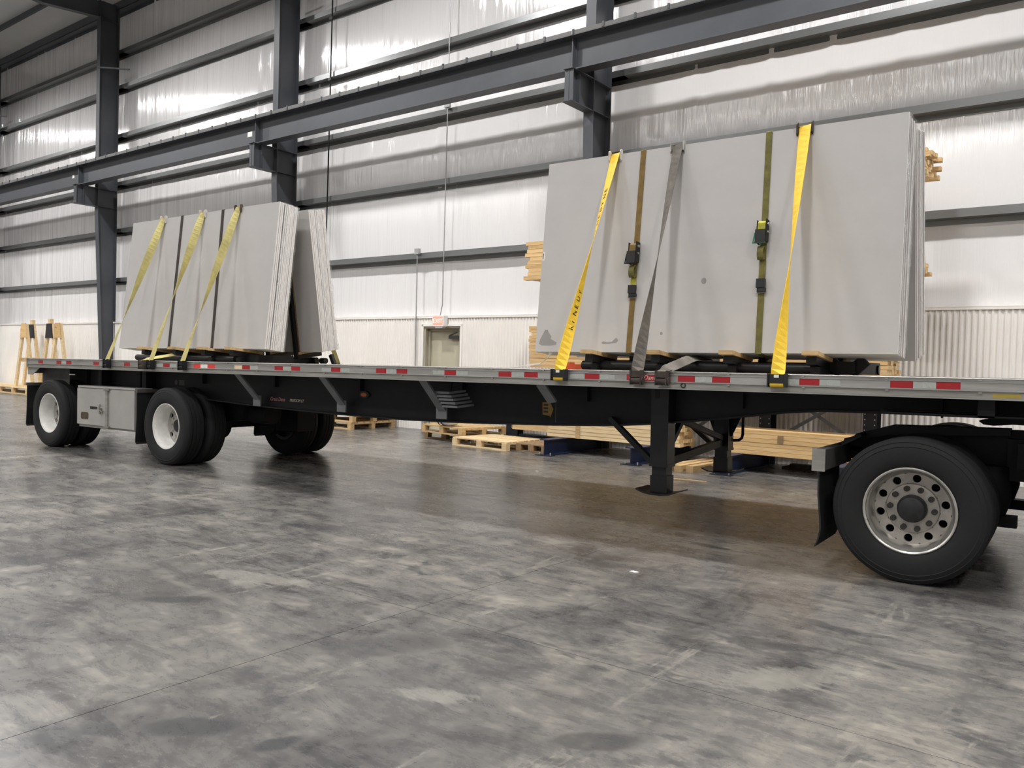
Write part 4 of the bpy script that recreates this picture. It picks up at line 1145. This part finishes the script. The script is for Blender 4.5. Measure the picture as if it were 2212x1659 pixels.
# black steel stand left of the lumber
bs = thing('steel_stand', 'black steel stand with a chalk mark between the pallets and the lumber', 'stand', FW @ T(-3.74, -0.33, 0))
part('post', MB().box(-0.13, 0.13, -0.10, -0.08, 0.08, 1.15).box(-0.13, 0.13, 0.08, 0.10, 0.08, 1.15).box(-0.01, 0.01, -0.08, 0.08, 0.08, 1.15), 'rackblk', bs)
part('base_block', MB().box(-0.16, 0.14, -0.14, 0.14, 0.0, 0.10), 'rackblk', bs)
part('base_beam', MB().box(0.14, 1.0, -0.06, 0.16, 0.02, 0.13), 'rackblk', bs)
part('chalk_mark', MB().tube([(0.03 + 0.04 * math.cos(a * 0.45) + 0.0005 * a, -0.1015, 0.275 + 0.045 * math.sin(a * 0.45)) for a in range(18)], 0.003, 5), 'chalk', bs)

# pallets
def pallet_meshes(L, D, h, wd, n=7):
    bt = h * 0.15
    ms = {}
    bw = D / n
    ms['deck_board'] = (MB().box(0, L, 0, bw * 0.82, h - bt, h).mesh('deck_board', wd), [T(0, i * bw + bw * 0.09, 0) for i in range(n)])
    ms['stringer_board'] = (MB().box(0, 0.1, 0, D, h - 2 * bt, h - bt).mesh('stringer_board', wd), [T(x, 0, 0) for x in (0, L / 2 - 0.05, L - 0.1)])
    ms['block'] = (MB().box(0, 0.1, 0, 0.1, bt, h - 2 * bt).mesh('block', wd), [T(x, y, 0) for x in (0, L / 2 - 0.05, L - 0.1) for y in (0, D / 2 - 0.05, D - 0.1)])
    ms['bottom_board'] = (MB().box(0, L, 0, 0.1, 0, bt).mesh('bottom_board', wd), [T(0, y, 0) for y in (0, D / 2 - 0.05, D - 0.1)])
    return ms
def pallet(label, u, d, z, rz, L, D, ms, group=None):
    """u, d: near left corner in the wall frame"""
    p_ = thing('pallet', label, 'pallet', FW @ T(u, -d, z) @ RZ(rz), group)
    for nm, (me, pl) in ms.items():
        for M in pl:
            put(nm, me, p_, M)
    return p_
PM_N = pallet_meshes(1.22, 1.05, 0.145, 'pinep')
PM_M = pallet_meshes(1.15, 1.08, 0.145, 'pallet')
PM_D = pallet_meshes(1.1, 0.95, 0.13, 'palletd')
PM_S = pallet_meshes(0.62, 0.95, 0.13, 'palletd')
PM_L = pallet_meshes(1.35, 1.25, 0.15, 'pallet')
PM_T = pallet_meshes(2.2, 1.05, 0.235, 'pinep', 6)
pallet('fresh pale block pallet lying on the floor in front of the black stand', -3.85, 1.98, 0, -2, 1.22, 1.05, PM_N)
pallet('worn pallet lying behind the fresh pale one, beside the blue rack foot', -2.60, 1.80, 0, -1, 0.62, 0.95, PM_S)
pallet('dark weathered pallet under the one that carries the sack', -5.10, 1.36, 0, -6, 1.1, 0.95, PM_D)
pallet('pallet with a white sack on it, right of the exit door', -5.02, 1.52, 0.131, -9, 1.2, 1.0, PM_M)
for k, w_ in enumerate(('bottom', 'middle', 'top')):
    pallet('pallet at the %s of the stack of three beside the far trailer wheels' % w_, -8.52 + 0.02 * k, 1.34 - 0.015 * k, 0.151 * k, 0.5 * (k - 1), 1.35, 1.25, PM_L)
pallet('long skid under the left pair of timber trestles', -27.3, 1.15, 0, 0, 1.9, 1.15, PM_T)
pallet('long skid under the right pair of timber trestles', -25.05, 1.15, 0, 0, 1.9, 1.15, PM_T)

# white sack with navy stripes
sk = thing('sack', 'white sack with two navy stripes lying on a pallet right of the exit door', 'bag', FW @ T(-4.36, -1.50, 0.2775))
m_ = MB()
ns, nt_ = 14, 10
r = random.Random(5)
for j in range(nt_ + 1):
    for i in range(ns):
        a, f = i * 2 * math.pi / ns, j / nt_
        rad = (math.sin(math.pi * (0.06 + 0.9 * f)) ** 0.5)
        m_.v.append((-0.22 + 0.44 * f, 0.16 * rad * math.cos(a) * (1 + r.uniform(-.06, .06)), 0.10 + 0.10 * rad * math.sin(a) * (1 + r.uniform(-.06, .06))))
m_.f = [(j * ns + i, j * ns + (i + 1) % ns, (j + 1) * ns + (i + 1) % ns, (j + 1) * ns + i) for j in range(nt_) for i in range(ns)] + [tuple(range(ns)), tuple(nt_ * ns + i for i in range(ns))]
m_.m = [0] * len(m_.f)
part('sack_body', m_, 'sack', sk, 60)
for x in (-0.13, -0.05):
    part('printed_stripe', MB().tube([(x - 0.018, 0, 0.1), (x + 0.018, 0, 0.1)], 0.104, 24, caps=False), 'navy', sk, 40, M=Matrix.Diagonal((1, 1.58, 1, 1)))

# timber trestles by the wall far left
def trestle(label, u, d, cap, post):
    t_ = thing('trestle', label, 'trestle', FW @ T(u, -d, 0.236))
    for s in (-1, 1):
        part('leg', MB().bar((s * 0.66, 0, 0.0), (s * 0.10, 0, 2.05), 0.13, 0.07, up=(0, 1, 0)), 'pinep', t_)
    part('crossbar', MB().box(-0.42, 0.42, 0.03, 0.07, 0.83, 0.96), 'pallet', t_)
    part('gusset', MB().prism([(-0.26, 1.62), (0.26, 1.62), (0.17, 2.09), (-0.17, 2.09)], 1, -0.06, -0.036), cap, t_)
    if post:
        part('ridge_end', MB().box(-0.09, 0.09, -0.05, 0.05, 1.95, 2.24), 'pinep', t_)
trestle('timber trestle with a plywood gusset, leftmost by the wall', -23.5, 0.95, 'pine', False)
trestle('timber trestle with a black gusset, second from the left by the wall', -24.4, 0.35, 'rackblk', True)
trestle('timber trestle with a black gusset, third from the left by the wall', -22.47, 0.60, 'rackblk', True)
trestle('timber trestle with a plywood gusset, rightmost by the wall', -21.2, 0.90, 'pine', False)

# small things on the floor
for i, (u, du, z, L) in enumerate(((0.36, -0.02, 0, 1.8), (0.50, 0.02, 0, 1.9), (0.66, 0.06, 0, 1.7))):
    nm = ('nearest the blue rack foot', 'in the middle of the three', 'nearest the far landing foot')[i]
    put('timber_post', MB().box(-0.055, 0.055, 0, L, 0, 0.085).mesh('timber_post', 'pallet'), None, FW @ T(u, -2.2 + 0.05 * i, z) @ RZ(-3), 'square timber lying on the floor, ' + nm, 'timber')
put('wood_strip', MB().bar((0, 0, 0.008), (0.46, 0.05, 0.008), 0.03, 0.014).mesh('wood_strip', 'pinep'), None, T(-4.33, 9.93, 0), 'thin pale wood strip on the floor right of the landing gear', 'wood strip')
put('steel_block', MB().box(-0.18, 0.18, -0.07, 0.07, 0, 0.09).prism([(-0.30, 0.0), (-0.18, 0.0), (-0.18, 0.07), (-0.30, 0.035)], 1, -0.05, 0.05).mesh('steel_block', 'rust'), None, FW @ T(1.75, -0.6, 0), 'rusty steel wedge on the floor under the rack by the wall', 'block')
put('orange_strip', MB().box(-0.32, 0.25, -0.05, 0.05, 0, 0.055).box(-0.32, -0.22, -0.05, 0.05, 0.055, 0.075).mesh('orange_strip', 'orange'), None, FT @ T(-4.35, 1.6, 1.391), 'orange plastic strip on the deck behind the printed yellow strap', 'strip')
r = random.Random(9)
for i, (x, y, lab) in enumerate(((-6.0, 9.3, 'white paper scrap on the floor left of the landing gear'), (-5.6, 8.9, 'second paper scrap on the floor left of the landing gear'), (-2.55, 5.25, 'pale chip on the bare floor in front of the trailer'))):
    put('scrap', MB().prism([(-0.03, -0.01), (0.02, -0.018), (0.035, 0.006), (-0.01, 0.02)], 2, 0, 0.004).mesh('scrap', 'litter'), None, T(x, y, 0), lab, 'scrap')
